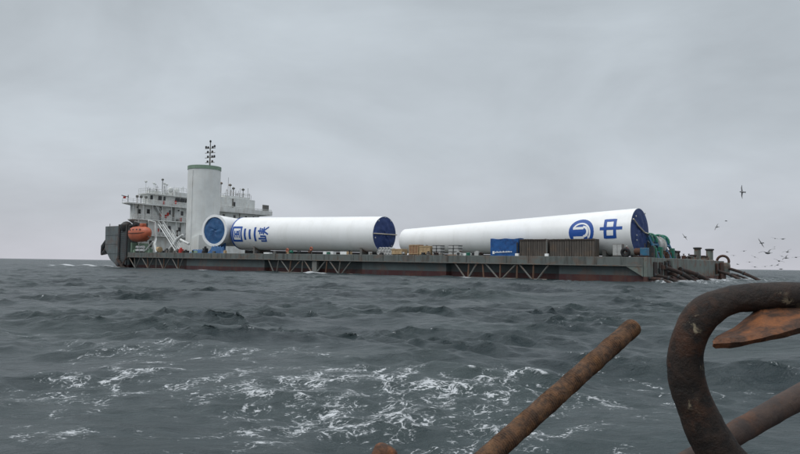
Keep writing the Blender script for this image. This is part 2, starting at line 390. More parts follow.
    # aerated water around the foam is a little paler
    b2 = N(t, 'ShaderNodeMix', data_type='RGBA'); b2.inputs[7].default_value = (0.045, 0.065, 0.066, 1)
    L(base.outputs[2], b2.inputs[6]); L(mrange(math_('MULTIPLY', at1.outputs['Fac'], big), 0.05, 0.6, 0, 0.8), b2.inputs[0])
    fc = N(t, 'ShaderNodeMix', data_type='RGBA'); fc.inputs[7].default_value = (0.52, 0.55, 0.57, 1)
    L(b2.outputs[2], fc.inputs[6]); L(foam, fc.inputs[0]); L(fc.outputs[2], b.inputs['Base Color'])
    rr_ = N(t, 'ShaderNodeMix', data_type='FLOAT'); L(foam, rr_.inputs[0]); L(mrange(cd.outputs[1], 10, 400, 0.28, 0.32), rr_.inputs[2]); rr_.inputs[3].default_value = 0.8
    L(rr_.outputs[0], b.inputs['Roughness']); L(bp.outputs[0], b.inputs['Normal'])
    me.materials.append(m)
sea()

# ------------------------------------------------------------------ the ship (local x forward from the near stern corner, local y = outboard)
def DK(s): return 3.9 + 0.0045 * s
ship = empty('cargo_ship', SHIP, label='long grey semi-submersible cargo ship with red waterline and white wheelhouse at its bow', cat='ship')
W = 50.0
def sp(n, m, parent=ship, mb=None, **k):       # a ship part
    return mb.build(n, m, parent, **k)
# lower hull, set back under the deck edge, with bays behind the trusses
bays = [(14.0, 36.6), (57.5, 88.0), (119.0, 147.5)]
poly = [(0.0, -0.75)]
for a, b in bays: poly += [(a, -0.75), (a + 0.4, -1.9), (b - 0.4, -1.9), (b, -0.75)]
poly += [(147.0, -0.75), (147.0, -W + 0.75), (0.0, -W + 0.75)]
hull = MB().prism(poly, -1.6, lambda x, y: DK(x) - 1.45).build('hull', M['hull'], ship)
rimp = [(0, 0), (147.6, 0), (147.6, -W), (0, -W)]
MB().prism(rimp, lambda x, y: DK(x) - 1.43, lambda x, y: DK(x)).build('deck_edge', M['band'], ship, bevel=0.05)
MB().prism([(0.6, -0.5), (147.3, -0.5), (147.3, -W + .5), (.6, -W + .5)], lambda x, y: DK(x) - 0.2, lambda x, y: DK(x) + 0.004).build('main_deck', M['deck'], ship)
# thin fender rail at the foot of the deck edge, and its vertical stiffeners
mb = MB()
mb.add([(0, 0.0, DK(0) - 1.43), (147, 0, DK(147) - 1.43), (147, 0.12, DK(147) - 1.43), (0, 0.12, DK(0) - 1.43),
        (0, 0, DK(0) - 1.28), (147, 0, DK(147) - 1.28), (147, 0.12, DK(147) - 1.28), (0, 0.12, DK(0) - 1.28)],
       [(0, 1, 2, 3), (4, 7, 6, 5), (0, 4, 5, 1), (1, 5, 6, 2), (2, 6, 7, 3), (3, 7, 4, 0)])
mb.build('fender_rail', M['brace'], ship)
for i in range(36):
    s = 3.5 + i * 4.0 + random.uniform(-.3, .3)
    MB().box(s, s + 0.12, 0.0, 0.07, DK(s) - 1.27, DK(s) - 0.02).build('edge_stiffener', M['band'], ship)
# truss braces under the deck edge
def brace(xa, xb, rusty=False, r=0.16):
    za, zb = DK(xa) - 1.42, 0.05
    MB().tube((xa, -0.25, za), (xb, -0.35, zb), r, n=6).build('brace', M['brace_r' if rusty else 'brace'], ship)
for xa, xb, q in [(86.0, 84.3, 0), (82.5, 83.2, 0), (81.8, 78.9, 0), (78.4, 78.9, 1), (75.3, 78.6, 0), (74.6, 74.9, 0), (74.1, 71.7, 0), (67.5, 70.5, 0),
                  (67.1, 67.5, 1), (66.4, 63.8, 0), (63.2, 63.7, 0), (60.1, 62.8, 0),
                  (34.3, 32.2, 0), (31.3, 31.5, 1), (29.6, 31.4, 0), (28.4, 28.2, 1), (27.8, 25.3, 0), (24.8, 24.9, 1), (21.7, 24.4, 0), (21.5, 21.6, 1),
                  (21.1, 18.8, 0), (18.4, 18.5, 1), (15.6, 17.7, 0),
                  (146.5, 143.2, 0), (143.6, 143.2, 0), (140.5, 143, 0), (139.8, 136.6, 0), (136.9, 136.6, 1), (134.0, 136.4, 0), (132.4, 132.6, 0), (131.5, 129.2, 0),
                  (128.7, 129.0, 1), (125.9, 128.6, 0), (125.0, 122.3, 0), (122.0, 122.2, 1), (120.0, 121.8, 0)]:
    brace(xa, xb, q)
MB().box(70.2, 71.6, -0.9, -0.2, -0.8, DK(71) - 1.43).build('truss_column', M['brace'], ship)
for a, b in bays:
    MB().tube((a + 2, -0.35, 0.02), (b - 2, -0.35, 0.02), 0.14, n=6).build('lower_chord', M['brace'], ship)
# bow: flared side block, stem behind it
lv = [(-1.6, [(147, -0.8), (151.5, -0.9), (160, -8), (167, -24), (160, -42), (151, -49), (147, -49.2)]),
      (0.2, [(147, -0.4), (153, -0.5), (161, -7), (169, -24), (161, -43), (153, -49.5), (147, -49.6)]),
      (2.6, [(147, -0.0), (157, -0.1), (164, -7), (172, -24), (164, -43), (157, -49.9), (147, -50)]),
      (5.6, [(147, -0.0), (159.8, 0.0), (166, -7), (175, -24), (166, -43), (159.8, -50), (147, -50)]),
      (12.4, [(147, -0.0), (160, 0.0), (167, -7), (177, -24), (167, -43), (160, -50), (147, -50)])]
mb = MB(); n = 7; v = [(x, y, z) for z, P in lv for x, y in P]; M['bowp'] = paint('bow_paint', (0.125, 0.150, 0.155), 0.6, RUST, 0.35, 0.35, c3=(0.06, 0.062, 0.06), amt3=0.6, scale3=1.0, red_below=.9, red=(0.05, .02, .02))
f = [tuple(range(n)), tuple(range(4 * n, 5 * n))]
for l in range(4):
    for k in range(n): f.append((l * n + k, l * n + (k + 1) % n, (l + 1) * n + (k + 1) % n, (l + 1) * n + k))
mb.add(v, f).build('bow', M['bowp'], ship)
bm_ = MB().box(147.2, 148.0, 0.02, 0.3, 1.0, 12.6).box(151.2, 152.0, 0.02, 0.34, 0.6, 12.8)
for i in range(20): bm_.box(148.0, 151.2, 0.08, 0.2, 1.2 + i * 0.58, 1.32 + i * 0.58)
bm_.build('ladder_fender', M['dark'], ship)
MB().path([(152, 0.1, 2.6), (149.6, 0.15, 0.6), (147.5, 0.1, -.4)], [0.5, 0.5, 0.5], 8).path([(147.2, 0.1, 3.0), (148.6, 0.15, 1.2), (151, 0.1, -.4)], 0.35, 8).build('rubbing_strake', M['rustd'], ship)
MB().lathe([(0.3, 0), (1.3, 0.3), (1.75, 1.2), (1.7, 2.1), (0.9, 2.9), (0.3, 3.1)], 12, Matrix.Translation((149.5, -0.8, 10.6))).build('fairlead_roller', M['dark'], ship, smooth=True)
MB().tube((150.5, -0.8, 12), (143.4, -1.0, 12.7), 0.45).build('boat_davit_arm', M['dark'], ship)
MB().tube((160, -0.3, 12.3), (147.5, -0.3, 12.3), 0.14).tube((158, -0.3, 12.3), (158, -0.3, 13.2), 0.1).build('bow_rail', M['brace'], ship)
for zz in (4.2, 7.0, 9.7):
    MB().box(152.2, 159.7, 0.01, 0.08, zz, zz + 0.1).build('plate_seam', M['bowp'], ship)

def railing(parent, pts, h=1.1, step=1.6, name='railing', m='lattice', r=0.06):
    mb = MB()
    for a, b in zip(pts[:-1], pts[1:]):
        a = Vector(a); b = Vector(b); L = (b - a).length; k = max(1, int(L / step))
        for z in (h, h * 0.55): mb.tube(a + Vector((0, 0, z)), b + Vector((0, 0, z)), r, n=4)
        for i in range(k + 1):
            p = a.lerp(b, i / k); mb.tube(p, p + Vector((0, 0, h)), r, n=4)
    return mb.build(name, M[m], parent)

# accommodation across the bow; its after face stands at x = 145
HX = 145.0
house = MB().prism([(HX, -3.0), (HX + 4.5, -3.0), (HX + 14, -14), (HX + 14, -47), (HX, -47)], DK(HX), 18.6).build('superstructure', M['white'], ship)
def sub(mb, name, m, **k): return mb.build(name, M[m], house, **k)
sub(MB().prism([(HX - 1.6, 2.6), (HX + 1.6, 2.6), (HX + 4.8, -1.5), (HX + 15, -13), (HX + 15, -51.5), (HX - 1.6, -51.5)], 18.6, 18.95), 'bridge_deck', 'white')
sub(MB().box(HX - 1.62, HX - 1.5, -51.5, -29.5, 18.95, 20.1).box(HX - 1.5, HX + 5, -51.5, -51.38, 18.95, 20.1), 'bridge_wing_bulwark', 'white')
sub(MB().box(HX - 1.4, HX - .003, -47.0, 1.0, 14.1, 14.35), 'gallery', 'white')
sub(MB().box(HX - 1.4, HX - .003, -20.0, -1.0, 9.5, 9.7), 'gallery', 'white')
sub(MB().prism([(HX + .0, -.5), (HX + 2.4, -.5), (HX + 4.4, -2.99), (HX, -2.99)], 14.36, 18.59), 'side_cabin', 'white')
sub(MB().prism([(HX + .0, .2), (HX + 2.4, .2), (HX + 4.4, -2.99), (HX, -2.99)], lambda x, y: 14.1 if y > -1 else 12.9, 14.34), 'wing_bracket', 'white')
for zz, z1, te in ((14.35, 18.59, 27), (9.7, 14.09, 19)):
    for k in range(int(te / 3.1) + 1):
        sub(MB().tube((HX - 1.3, .7 - k * 3.1 - (1.8 if zz < 10 else 0), zz), (HX - 1.3, .7 - k * 3.1 - (1.8 if zz < 10 else 0), z1), .09, n=6), 'stanchion', 'white')
railing(house, [(HX - 1.45, 2.5, 18.95), (HX - 1.45, -29.3, 18.95)])
railing(house, [(HX - 1.3, .9, 14.35), (HX - 1.3, -29.3, 14.35)])
railing(house, [(HX - 1.3, -1.1, 9.7), (HX - 1.3, -19.8, 9.7)])
railing(house, [(HX - 1.45, 2.5, 18.95), (HX + 1.5, 2.5, 18.95)])
def windows(x, lst, parent=house):
    for t, z, w, h in lst:
        o = MB().box(x - 0.05, x - .002, -t - w / 2, -t + w / 2, z - h / 2, z + h / 2).build('window', M['window'], parent)
windows(HX, [(2.0, 16.6, .9, 1.3), (4.9, 16.8, 1.0, 1.3), (12.2, 17.0, .9, 1.3), (16.3, 17.0, .9, 1.3), (12.1, 12.3, .9, 1.2), (9.5, 11.6, .8, 1.9), (15.5, 12.0, .8, 1.2), (4.5, 12.0, .8, 1.2), (6, 7.2, .9, 2.0), (14, 7.2, .9, 2.0),
             (36.4, 17.2, .9, 1.3), (41.2, 17.2, .9, 1.3), (44.2, 17.1, 1.4, .9), (46.2, 17.1, .9, .7), (32, 17.2, .9, 1.3)])
# outside stairs and red fire stations on the after face
def stair(parent, a, b, w=1.0, name='stairway', m='white'):
    a = Vector(a); b = Vector(b); mb = MB(); L = (b - a).length
    for o in (0, -w):
        off = Vector((0, o, 0)) if abs((b - a).y) < abs((b - a).x) else Vector((o, 0, 0))
        mb.tube(a + off, b + off, .14, n=4); mb.tube(a + off + Vector((0, 0, 1)), b + off + Vector((0, 0, 1)), .06, n=4)
        for i in range(int(L / 1.5)):
            p = a.lerp(b, i / int(L / 1.5)) + off; mb.tube(p, p + Vector((0, 0, 1)), .05, n=4)
    k = int(L / 0.4)
    for i in range(k):
        p = a.lerp(b, i / k)
        if abs((b - a).y) < abs((b - a).x): mb.box(p.x, p.x + .3, p.y - w, p.y, p.z, p.z + .06)
        else: mb.box(p.x - w, p.x, p.y, p.y + .3, p.z, p.z + .06)
    return mb.build(name, M[m], parent)
stair(house, (HX - .15, -6.4, 18.8), (HX - .15, -9.6, 14.4), 1.1)
stair(house, (HX - .15, -8.5, 14.2), (HX - .15, -12.0, 9.7), 1.1)
for t, z in ((8.8, 15.9), (10.6, 15.7), (11.3, 16.4), (8.2, 11.4), (9.8, 19.8), (13.8, 20.2)):
    sub(MB().box(HX - .35, HX - .06, -t - .25, -t + .25, z - .5, z + .5), 'fire_station', 'red')
for t in (6.2, 8.6, 13.4):
    sub(MB().tube((HX - .2, -t, 14.3), (HX - .2, -t, 18.5), .12, n=6), 'pipe', 'brace')
for i in range(46):
    dk, zc = random.choice([(4.65, 9.4), (9.75, 14.0), (14.4, 18.5), (14.4, 18.5)])
    t = random.uniform(3.4, 22) if dk < 14 else random.choice([random.uniform(1, 22), random.uniform(30, 46)])
    k = random.random()
    if k < .3: sub(MB().box(HX - .5, HX - .01, -t - .25, -t + .25, dk + .02, dk + random.uniform(.5, 1.3)), 'deck_locker', random.choice(['brace', 'white', 'lattice', 'red', 'dark']), )
    elif k < .5: sub(MB().tube((HX - .15, -t, dk), (HX - .15, -t, zc), .09, n=6), 'pipe', random.choice(['lattice', 'brace']))
    elif k < .65: sub(MB().box(HX - .1, HX - .003, -t - .42, -t + .42, dk + .05, dk + 2.0).box(HX - .13, HX - .101, -t - .3, -t + .3, dk + .3, dk + 1.85), 'door', random.choice(['brace', 'white', 'brown']))
    elif k < .8: sub(MB().box(HX - .35, HX - .01, -t - .15, -t + .15, dk + 3.2, dk + 3.5), 'lamp_housing', 'dark')
    else: sub(MB().lathe([(.25, 0), (.25, .6), (.45, .7), (.45, 1.0), (.1, 1.15)], 8, Matrix.Translation((HX - .8, -t, dk + .02))), 'vent_cowl', random.choice(['lattice', 'white', 'brace']))
# near wheelhouse
whp = lambda o: [(HX + 1 - o, -5.2 + o), (HX + 3.5 + o, -5.2 + o), (HX + 11 + o, -14 + o), (HX + 11 + o, -27), (HX + 1 - o, -27)]
_a, _b = whp(0), whp(.55)
wh = MB().add([(x, y, 18.96) for x, y in _a] + [(x, y, 22.0) for x, y in _b], [(0, 1, 2, 3, 4), (9, 8, 7, 6, 5)] + [(i, (i + 1) % 5, (i + 1) % 5 + 5, i + 5) for i in range(5)]).build('wheelhouse', M['white'], ship)
def w2(mb, name, m, **k): return mb.build(name, M[m], wh, **k)
w2(MB().prism(whp(1.2), 22.0, 22.25), 'roof', 'white')
w2(MB().box(HX - .1, HX + 6, -26, -13.5, 22.26, 23.4), 'roof_house', 'white')
w2(MB().box(HX + 1.2, HX + 3.6, -9.6, -6.2, 22.26, 23.3).box(HX + 1.2, HX + 3, -12.6, -10.9, 22.26, 23.0), 'vent_box', 'white')
for t, w in ((6.1, .7), (8.9, 1.0), (10.4, .5), (14.9, 1.5), (16.7, 1.5), (18.4, 1.3)):
    MB().box(HX + .32, HX + .6, -t - w / 2, -t + w / 2, 20.55, 21.7).build('window', M['window'], wh)
railing(wh, [(HX - .1, -4.2, 22.25), (HX - .1, -13, 22.25)], 1.5, 0.9)
railing(wh, [(HX - .1, -4.2, 22.25), (HX + 4.5, -4.2, 22.25)], 1.5, 0.9)
railing(wh, [(HX + 1, -13.7, 23.4), (HX + 1, -25.5, 23.4)], 1.5, 0.9)
for t, h, r in ((5.0, 3.6, .06), (5.9, 2.4, .05), (7.6, 3.4, .06), (10.5, 4.8, .12), (11.2, 3.6, .06), (12.0, 3.4, .1), (14.6, 3.4, .05), (6.5, 2.0, .05), (17.3, 2.8, .05)):
    o = MB().tube((HX + 2, -t, 22.2), (HX + 2, -t, 22.2 + h), r, n=5)
    if r > .05: o.lathe([(.1, 0), (.38, .15), (.38, .5), (.1, .7)], 8, Matrix.Translation((HX + 2, -t, 22.2 + h - .3)))
    o.build('antenna', M['white' if r < .11 else 'brace'], wh)
MB().tube((HX + 1, -8.4, 23.4), (HX + 3.4, -10.0, 23.4), .12).tube((HX + 2, -9.2, 22.2), (HX + 2, -9.2, 23.4), .12).build('radar_scanner', M['white'], wh)
for i in range(20):
    t = random.uniform(5, 25); h = random.uniform(.9, 3.0); z = 22.25 if t < 13.5 else 23.4; x = HX + random.uniform(.6, 4)
    m_ = MB().tube((x, -t, z), (x, -t, z + h), .06, n=5)
    if random.random() < .5: m_.tube((x, -t - .6, z + h * .8), (x, -t + .6, z + h * .8), .05, n=4)
    if random.random() < .4: m_.box(x - .2, x + .2, -t - .22, -t + .22, z + h, z + h + .35)
    m_.build('antenna', M[random.choice(['lattice', 'brace', 'brace'])], wh)
for t in (28.0, 30.2): MB().lathe([(.1, 0), (.7, .3), (.85, .9), (.6, 1.5), (.1, 1.75)], 12, Matrix.Translation((HX + 3, -t + 14, 23.4))).build('radar_dome', M['lattice'], wh, smooth=True)
# near wing: flag gear and searchlights
MB().tube((HX - 1, 2.2, 18.9), (HX - 1, 2.2, 21.0), .1).tube((HX - 1, 2.0, 20.4), (HX - 1, 4.2, 20.7), .1).build('signal_boom', M['dark'], house)
MB().box(HX - 1.05, HX - .95, 2.9, 3.7, 19.9, 20.45).build('signal_flag', M['red'], house)
for yy in (-0.6, -1.8, -3.4):
    MB().tube((HX - 1, yy, 18.95), (HX - 1, yy, 20.6), .1).lathe([(.1, 0), (.42, .1), (.42, .7), (.1, .8)], 10, Matrix.Translation((HX - 1, yy, 20.4))).build('searchlight', M['brace'], house)
# far wheelhouse
fh = MB().box(HX + .8, HX + 12, -45.6, -29.0, 18.96, 23.6).box(HX + 1.6, HX + 10, -44, -33.5, 23.6, 24.4).build('wheelhouse', M['white'], ship, label='plain far wheelhouse')
MB().box(HX + .7, HX + .79, -37.2, -36.4, 20.7, 22.3).build('window', M['window'], fh)
MB().box(HX + .7, HX + .79, -42.3, -41.6, 19.4, 20.2).build('window', M['window'], fh)
MB().box(HX + .6, HX + .79, -36.3, -35.9, 18.96, 23.4).build('door_frame', M['brace'], fh)
MB().box(HX - 1.2, HX - .8, -50.2, -47.6, 20.2, 22.2).tube((HX - 1, -49, 19), (HX - 1, -49, 20.3), .1).build('signal_board', M['brace'], house)
railing(fh, [(HX + 1, -29.2, 23.6), (HX + 1, -33.4, 23.6)], 1.2, 1.0)
railing(fh, [(HX + 1.6, -33.6, 24.4), (HX + 1.6, -43.9, 24.4)], 1.2, 1.0)
for t, h, r, ball in ((31.0, 4.2, .06, 0), (32.5, 4.6, .12, 1), (35.4, 6.2, .06, 0), (36.2, 3.6, .08, 1), (38.6, 2.2, .06, 0), (37.6, 2.6, .15, 1), (41.7, 2.6, .12, 1), (40.4, 3.0, .06, 0), (43.8, 3.4, .06, 0), (45.2, 1.8, .06, 0), (30.0, 2.0, .1, 0)):
    z0 = 24.4 if 33.5 < t < 44 else 23.6
    o = MB().tube((HX + 2.5, -t, z0), (HX + 2.5, -t, z0 + h), r, n=5)
    if ball: o.lathe([(.1, 0), (.5, .2), (.55, .55), (.1, .9)], 8, Matrix.Translation((HX + 2.5, -t, z0 + h - .3)))
    o.build('antenna', M['brace'], fh)
for i in range(14):
    t = random.uniform(30, 45); h = random.uniform(.8, 2.6); z = 24.4 if 33.5 < t < 44 else 23.6; x = HX + random.uniform(1.8, 5)
    m_ = MB().tube((x, -t, z), (x, -t, z + h), .06, n=5)
    if random.random() < .5: m_.tube((x, -t - .5, z + h * .8), (x, -t + .5, z + h * .8), .05, n=4)
    m_.build('antenna', M['brace'], fh)
railing(fh, [(HX - 1.4, -29.6, 20.1), (HX - 1.4, -51.3, 20.1)], .5, 1.5)
MB().lathe([(.05, 0), (.42, .25), (.42, .65), (.05, .9)], 10, Matrix.Translation((HX + 1, -28.3, 26.2))).tube((HX + 1, -28.3, 23.6), (HX + 1, -28.3, 26.3), .06).build('signal_ball', M['rubber'], fh)
# stability casing (round white column) with mast
cas = MB().lathe([(4.6, DK(128)), (4.6, 29.5)], 48, Matrix.Translation((128.2, -12.0, 0))).build('casing', M['column'], ship, smooth=True)
MB().lathe([(4.72, 28.6), (4.72, 29.6), (4.4, 29.62)], 48, Matrix.Translation((128.2, -12.0, 0))).build('green_band', M['green'], cas, smooth=True)
MB().box(127.2, 127.36, -7.5, -7.36, DK(128), 28.2).build('weld_seam', M['white'], cas)
MB().prism([(134.5, -8.2), (122.8, -7.0), (122.8, -17), (134.5, -17)], DK(128), lambda x, y: 7.2 if x > 134 else 9.6).build('casing_base', M['column'], ship)
mst = MB().tube((125.8, -12, 29.9), (125.8, -12, 36.7), .22, .12, n=8)
for z, w in ((30.7, 2.0), (32.1, 2.2), (33.5, 2.2), (34.8, 2.2)): mst.tube((125.8 + w, -12 + .1, z + .12), (125.8 - w, -12 - .1, z - .05), .1, n=5)
mst.build('mast', M['brace'], cas)
for dx, z in ((-2.0, 30.2), (-2.0, 33.1), (2.0, 33.2), (0, 34.7), (1.0, 33.0), (-1.1, 32.9), (1.1, 31.7), (-1.0, 31.6), (1, 30.3), (-1, 30.2), (1.1, 28.9), (-1.1, 28.8)):
    MB().lathe([(.1, 0), (.27, .08), (.27, .55), (.1, .7)], 8, Matrix.Translation((125.8 + dx, -12, z + 1.85))).build('navigation_light', M['dark'], cas)
# bow-side deck gear: gangway, crane arms, raft cradle
stair(ship, (133.5, -1.2, 12.4), (124.0, -1.0, DK(124)), 1.4, 'gangway', 'white')
stair(ship, (131.6, -3.2, 10.2), (126.0, -3.0, DK(126)), 1.2, 'gangway', 'white')
MB().path([(145.0, -2.6, 4.6), (145.4, -2.6, 9), (144.6, -2.2, 13.2), (144.2, -.2, 13.6)], [.35, .35, .3, .25], 8).build('boat_davit', M['white'], ship)
MB().path([(133.0, -.6, 4.6), (134.2, -.6, 6.8), (136.6, -2.4, 8.4), (137.0, -2.3, 13.2), (137.0, -.2, 13.6)], [.35, .35, .35, .3, .3], 8).tube((135.2, -.7, 7.6), (138.5, -.7, 5.2), .22).build('boat_davit', M['white'], ship)
MB().path([(129.0, -2, 5.2), (125.5, -2, 8.2), (123.0, -2, 9.4)], [.5, .45, .3], 8).path([(127.0, -4, 8.2), (123.0, -4, 6.9)], .35, 8).build('provision_crane', M['white'], ship)
MB().box(146.2, 147.4, -3.4, -.8, 4.6, 7.4).box(141.8, 142.6, -3.4, -.8, 4.6, 7.2).build('boat_cradle', M['green'], ship)
MB().lathe([(.35, -.8), (.8, -.7), (.8, .7), (.35, .8)], 12, Matrix.Translation((133, -1.2, DK(133) + .85)) @ Matrix.Rotation(PI / 2, 4, 'Y')).build('deck_tank', M['wood'], ship, smooth=True)
for i, (s, w, h, mm) in enumerate([(129.3, 1.0, 1.1, 'dark'), (127.4, .8, 1.4, 'brace'), (124.2, .9, 1.0, 'brace'), (122.7, .8, 1.3, 'red'), (120.5, 1.4, .8, 'dark'), (137.6, .9, 1.3, 'green'), (145.3, 1.0, .9, 'green'), (116, 2.6, .7, 'green'), (112, 1.0, 1.6, 'dark'), (131, .6, .5, 'dark')]):
    MB().box(s - w / 2, s + w / 2, -2.0, -.9, DK(s), DK(s) + h * .8).lathe([(.35, 0), (.3, h * .3)], 8, Matrix.Translation((s, -1.4, DK(s) + h * .8))).build('deck_locker', M[mm], ship, bevel=.04)
for i in range(34):
    s = random.choice([random.uniform(29, 43), random.uniform(52, 104), random.uniform(104, 130)]); h = random.uniform(.3, .75); w = random.uniform(.3, .9)
    mm = random.choice(['dark', 'rustd', 'rust', 'brace', 'wgreen', 'brace', 'dark', 'wood', 'pale'])
    k = random.random()
    if k < .4: MB().box(s - w / 2, s + w / 2, -1.0, -.45, DK(s) + .005, DK(s) + h).box(s - w / 3, s + w / 4, -.9, -.5, DK(s) + h, DK(s) + h + .15).build('deck_box', M[mm], ship, bevel=.03)
    elif k < .7: MB().ring(.32, .1, Matrix.Translation((s, -.8, DK(s) + .1))).ring(.28, .1, Matrix.Translation((s, -.8, DK(s) + .28))).ring(.33, .09, Matrix.Translation((s, -.8, DK(s) + .44))).build('hose_coil', M[mm], ship, smooth=True)
    else: MB().lathe([(.12, 0), (.12, h), (.22, h + .03), (.22, h + .16), (.05, h + .2)], 10, Matrix.Translation((s, -.7, DK(s) + .005))).build('deck_vent', M[mm], ship, smooth=True)
# stern: rusty bulkhead corner, raised transom block, bollards, fairlead
MB().box(-.6, .0, -13.0, -0.1, -1.4, DK(0) - .003).build('transom', M['stern'], ship, bevel=.05)
MB().prism([(0, -13.2), (-.9, -13.4), (-1.7, -W), (0, -W)], -1.4, lambda x, y: 3.95 + 0.0 * x).build('stern_block', M['stern'], ship, bevel=.08)
for t0, t1, z0, z1 in ((3.2, 5.0, .9, 3.2), (6.2, 8.2, 1.2, 3.2), (9.2, 12.6, -.2, 3.4)):
    MB().box(-.75, -.6, -t1, -t0, z0, z1).build('recess_plate', M['rustd'], ship)  # dark plates on the transom, standing in for its dark recess
MB().box(-.62, -.6, -5.2, -4.2, 1.2, 1.6).build('paint_patch', M['orange'], ship)
MB().add([(0, 0.05, DK(0) - 1.43), (2.6, .05, DK(0) - 1.43), (0, .05, .9), (0, -.7, DK(0) - 1.43), (2.6, -.7, DK(0) - 1.43), (0, -.7, .9)], [(0, 1, 2), (3, 5, 4), (0, 3, 4, 1), (1, 4, 5, 2), (2, 5, 3, 0)]).build('corner_bracket', M['stern'], ship)
def bollard(s, t, h, r, cap='dark'):
    MB().lathe([(r * 1.25, 0), (r * 1.25, .12), (r, .2), (r, h - .3)], 14, Matrix.Translation((s, -t, 3.92))).build('bollard', M['stern'], ship, smooth=True)
    MB().lathe([(r, 0), (r * 1.3, .1), (r * 1.3, .32), (r * .9, .38)], 14, Matrix.Translation((s, -t, 3.92 + h - .3))).build('bollard_cap', M[cap], ship, smooth=True)
for s, t, h, r in ((1.2, 21.6, 1.5, .45), (1.2, 24.2, 1.5, .45), (-.2, 33.4, 2.4, .62), (-.2, 43.6, 2.4, .68)): bollard(s, t, h, r)
for s, t, h, r in ((-.2, 29.2, .9, .35), (-.2, 30.8, .9, .35), (-.2, 38.0, .9, .35), (-.2, 40, .9, .35), (0, 26.4, .5, .25), (0, 27.4, .5, .25)): bollard(s, t, h, r, 'rustd')
MB().tube((-.4, -24.9, 4.5), (-.5, -28.8, 4.5), .07, n=5).tube((-.4, -24.9, 3.9), (-.4, -24.9, 4.5), .07, n=5).tube((-.5, -28.8, 3.9), (-.5, -28.8, 4.5), .07, n=5).build('stern_rail', M['brace'], ship)
MB().box(-2.05, -1.72, -W + .1, -45.2, .2, 3.6).box(-1.9, -1.66, -43.5, -42.2, 1.2, 3.4).build('rust_plate', M['rust'], ship, bevel=.04)
for i in range(22):
    t = random.uniform(14, 48); w = random.uniform(.25, .7); h = random.uniform(.25, 1.1); x = random.uniform(-.2, 1.0)
    MB().box(x - w / 2, x + w / 2, -t - w / 2, -t + w / 2, 3.93, 3.95 + h * .7).lathe([(.1, 0), (.1, h * .3), (.2, h * .32), (.2, h * .4)], 8, Matrix.Translation((x, -t, 3.94 + h * .7))).build('deck_fitting', M[random.choice(['rustd', 'rust', 'brace', 'dark', 'rustd'])], ship, bevel=.02)
for i in range(9):
    t = random.uniform(4, 13); z = random.uniform(.8, 3.2); w = random.uniform(.3, .8)
    MB().box(-.95, -.58, -t - w, -t, z, z + random.uniform(.3, .9)).build('hull_bracket', M[random.choice(['rust', 'rustd', 'rustd', 'dark'])], ship, bevel=.04)
MF = Matrix.Translation((-1.6, -49.2, 3.9)) @ Matrix.Rotation(PI / 2, 4, 'X')
MB().ring(1.15, .26, MF).build('fairlead_ring', M['rust'], ship, smooth=True)
MB().lathe([(1.3, -2.6), (1.5, -1.0), (1.4, -.4), (.9, -.25)], 12, Matrix.Translation((-1.6, -48.9, 3.9))).build('fairlead_bracket', M['stern'], ship)
# the winch on the stern: two frames with wheels, drum between
def winch_frame(t, lean):
    Wd = 3.0
    mb = MB()
    for o in (0, -Wd):
        mb.path([(5.0, -t + o, DK(0)), (4.0, -t + o, 6.2), (3.4, -t + o, 7.7)], .26, 6).path([(.6, -t + o, DK(0)), (1.6, -t + o, 6.2), (2.2, -t + o, 7.7)], .26, 6)
        mb.tube((4.3, -t + o, 5.4), (1.3, -t + o, 5.4), .18, n=6).tube((3.6, -t + o, 7.2), (2.0, -t + o, 7.2), .18, n=6)
    for x, z in ((4.0, 6.2), (1.6, 6.2), (1.0, 4.9)): mb.tube((x, -t, z), (x, -t - Wd, z), .2, n=6)
    mb.build('winch_frame', M['wblue'], ship)
    MB().lathe([(.9, 0), (.9, Wd - .8)], 14, Matrix.Translation((2.8, -t - .4, 5.9)) @ Matrix.Rotation(PI / 2, 4, 'X')).build('gearbox', M['brace'], ship, smooth=True)
    for o in (-.3, -Wd + .3):
        g = MB(); pts = [(2.8 + 1.25 * math.cos(a), -t + o, 6.7 + 1.45 * math.sin(a)) for a in [PI * (i / 12) for i in range(13)]]
        g.path(pts, .2, 6).build('winch_guard', M['wgreen'], ship)
    MB().box(.5, 1.1, -t - 2.4, -t - 1.6, DK(0), 5.8).build('brake_stand', M['wgreen'], ship)
winch_frame(10.3, 0); winch_frame(17.6, 0)
MB().lathe([(1.7, 0), (1.7, .15), (1.3, .16), (1.3, 3.6), (1.7, 3.61), (1.7, 3.76)], 20, Matrix.Translation((2.8, -13.6, 6.2)) @ Matrix.Rotation(PI / 2, 4, 'X')).build('winch_drum', M['pale'], ship, smooth=True)
MB().box(1.6, 4.0, -17.3, -13.6, DK(0), 4.7).build('winch_base', M['brace'], ship)
for i in range(9):
    t = 8.0 + i * 1.45; w = random.uniform(.5, .9); h = random.uniform(.9, 1.9)
    MB().box(.7, 1.5, -t - w, -t, DK(0), DK(0) + h).lathe([(.25, 0), (.25, .3)], 8, Matrix.Translation((1.1, -t - w / 2, DK(0) + h))).build('valve_box', M[random.choice(['wgreen', 'rust', 'brace', 'rust', 'dark'])], ship, bevel=.05)

# long dark beams added to close the bright sky gap under the tower sections
for s0, s1, t0_, t1_, b0, b1 in ((59, 104, 8.0, 8.45, 4.70, 5.42), (4, 52.5, 7.7, 10.7, 4.13, 4.64)):
    za = lambda x, y: DK(x) + .005
    zb = lambda x, y, s0=s0, s1=s1, b0=b0, b1=b1: b0 + (b1 - b0) * (x - s0) / (s1 - s0) - .06
    MB().prism([(s0, -t0_ + .6), (s1, -t1_ + .6), (s1, -t1_ - .6), (s0, -t0_ - .6)], za, zb).build('gap_filler_beam', M['dark'], ship)
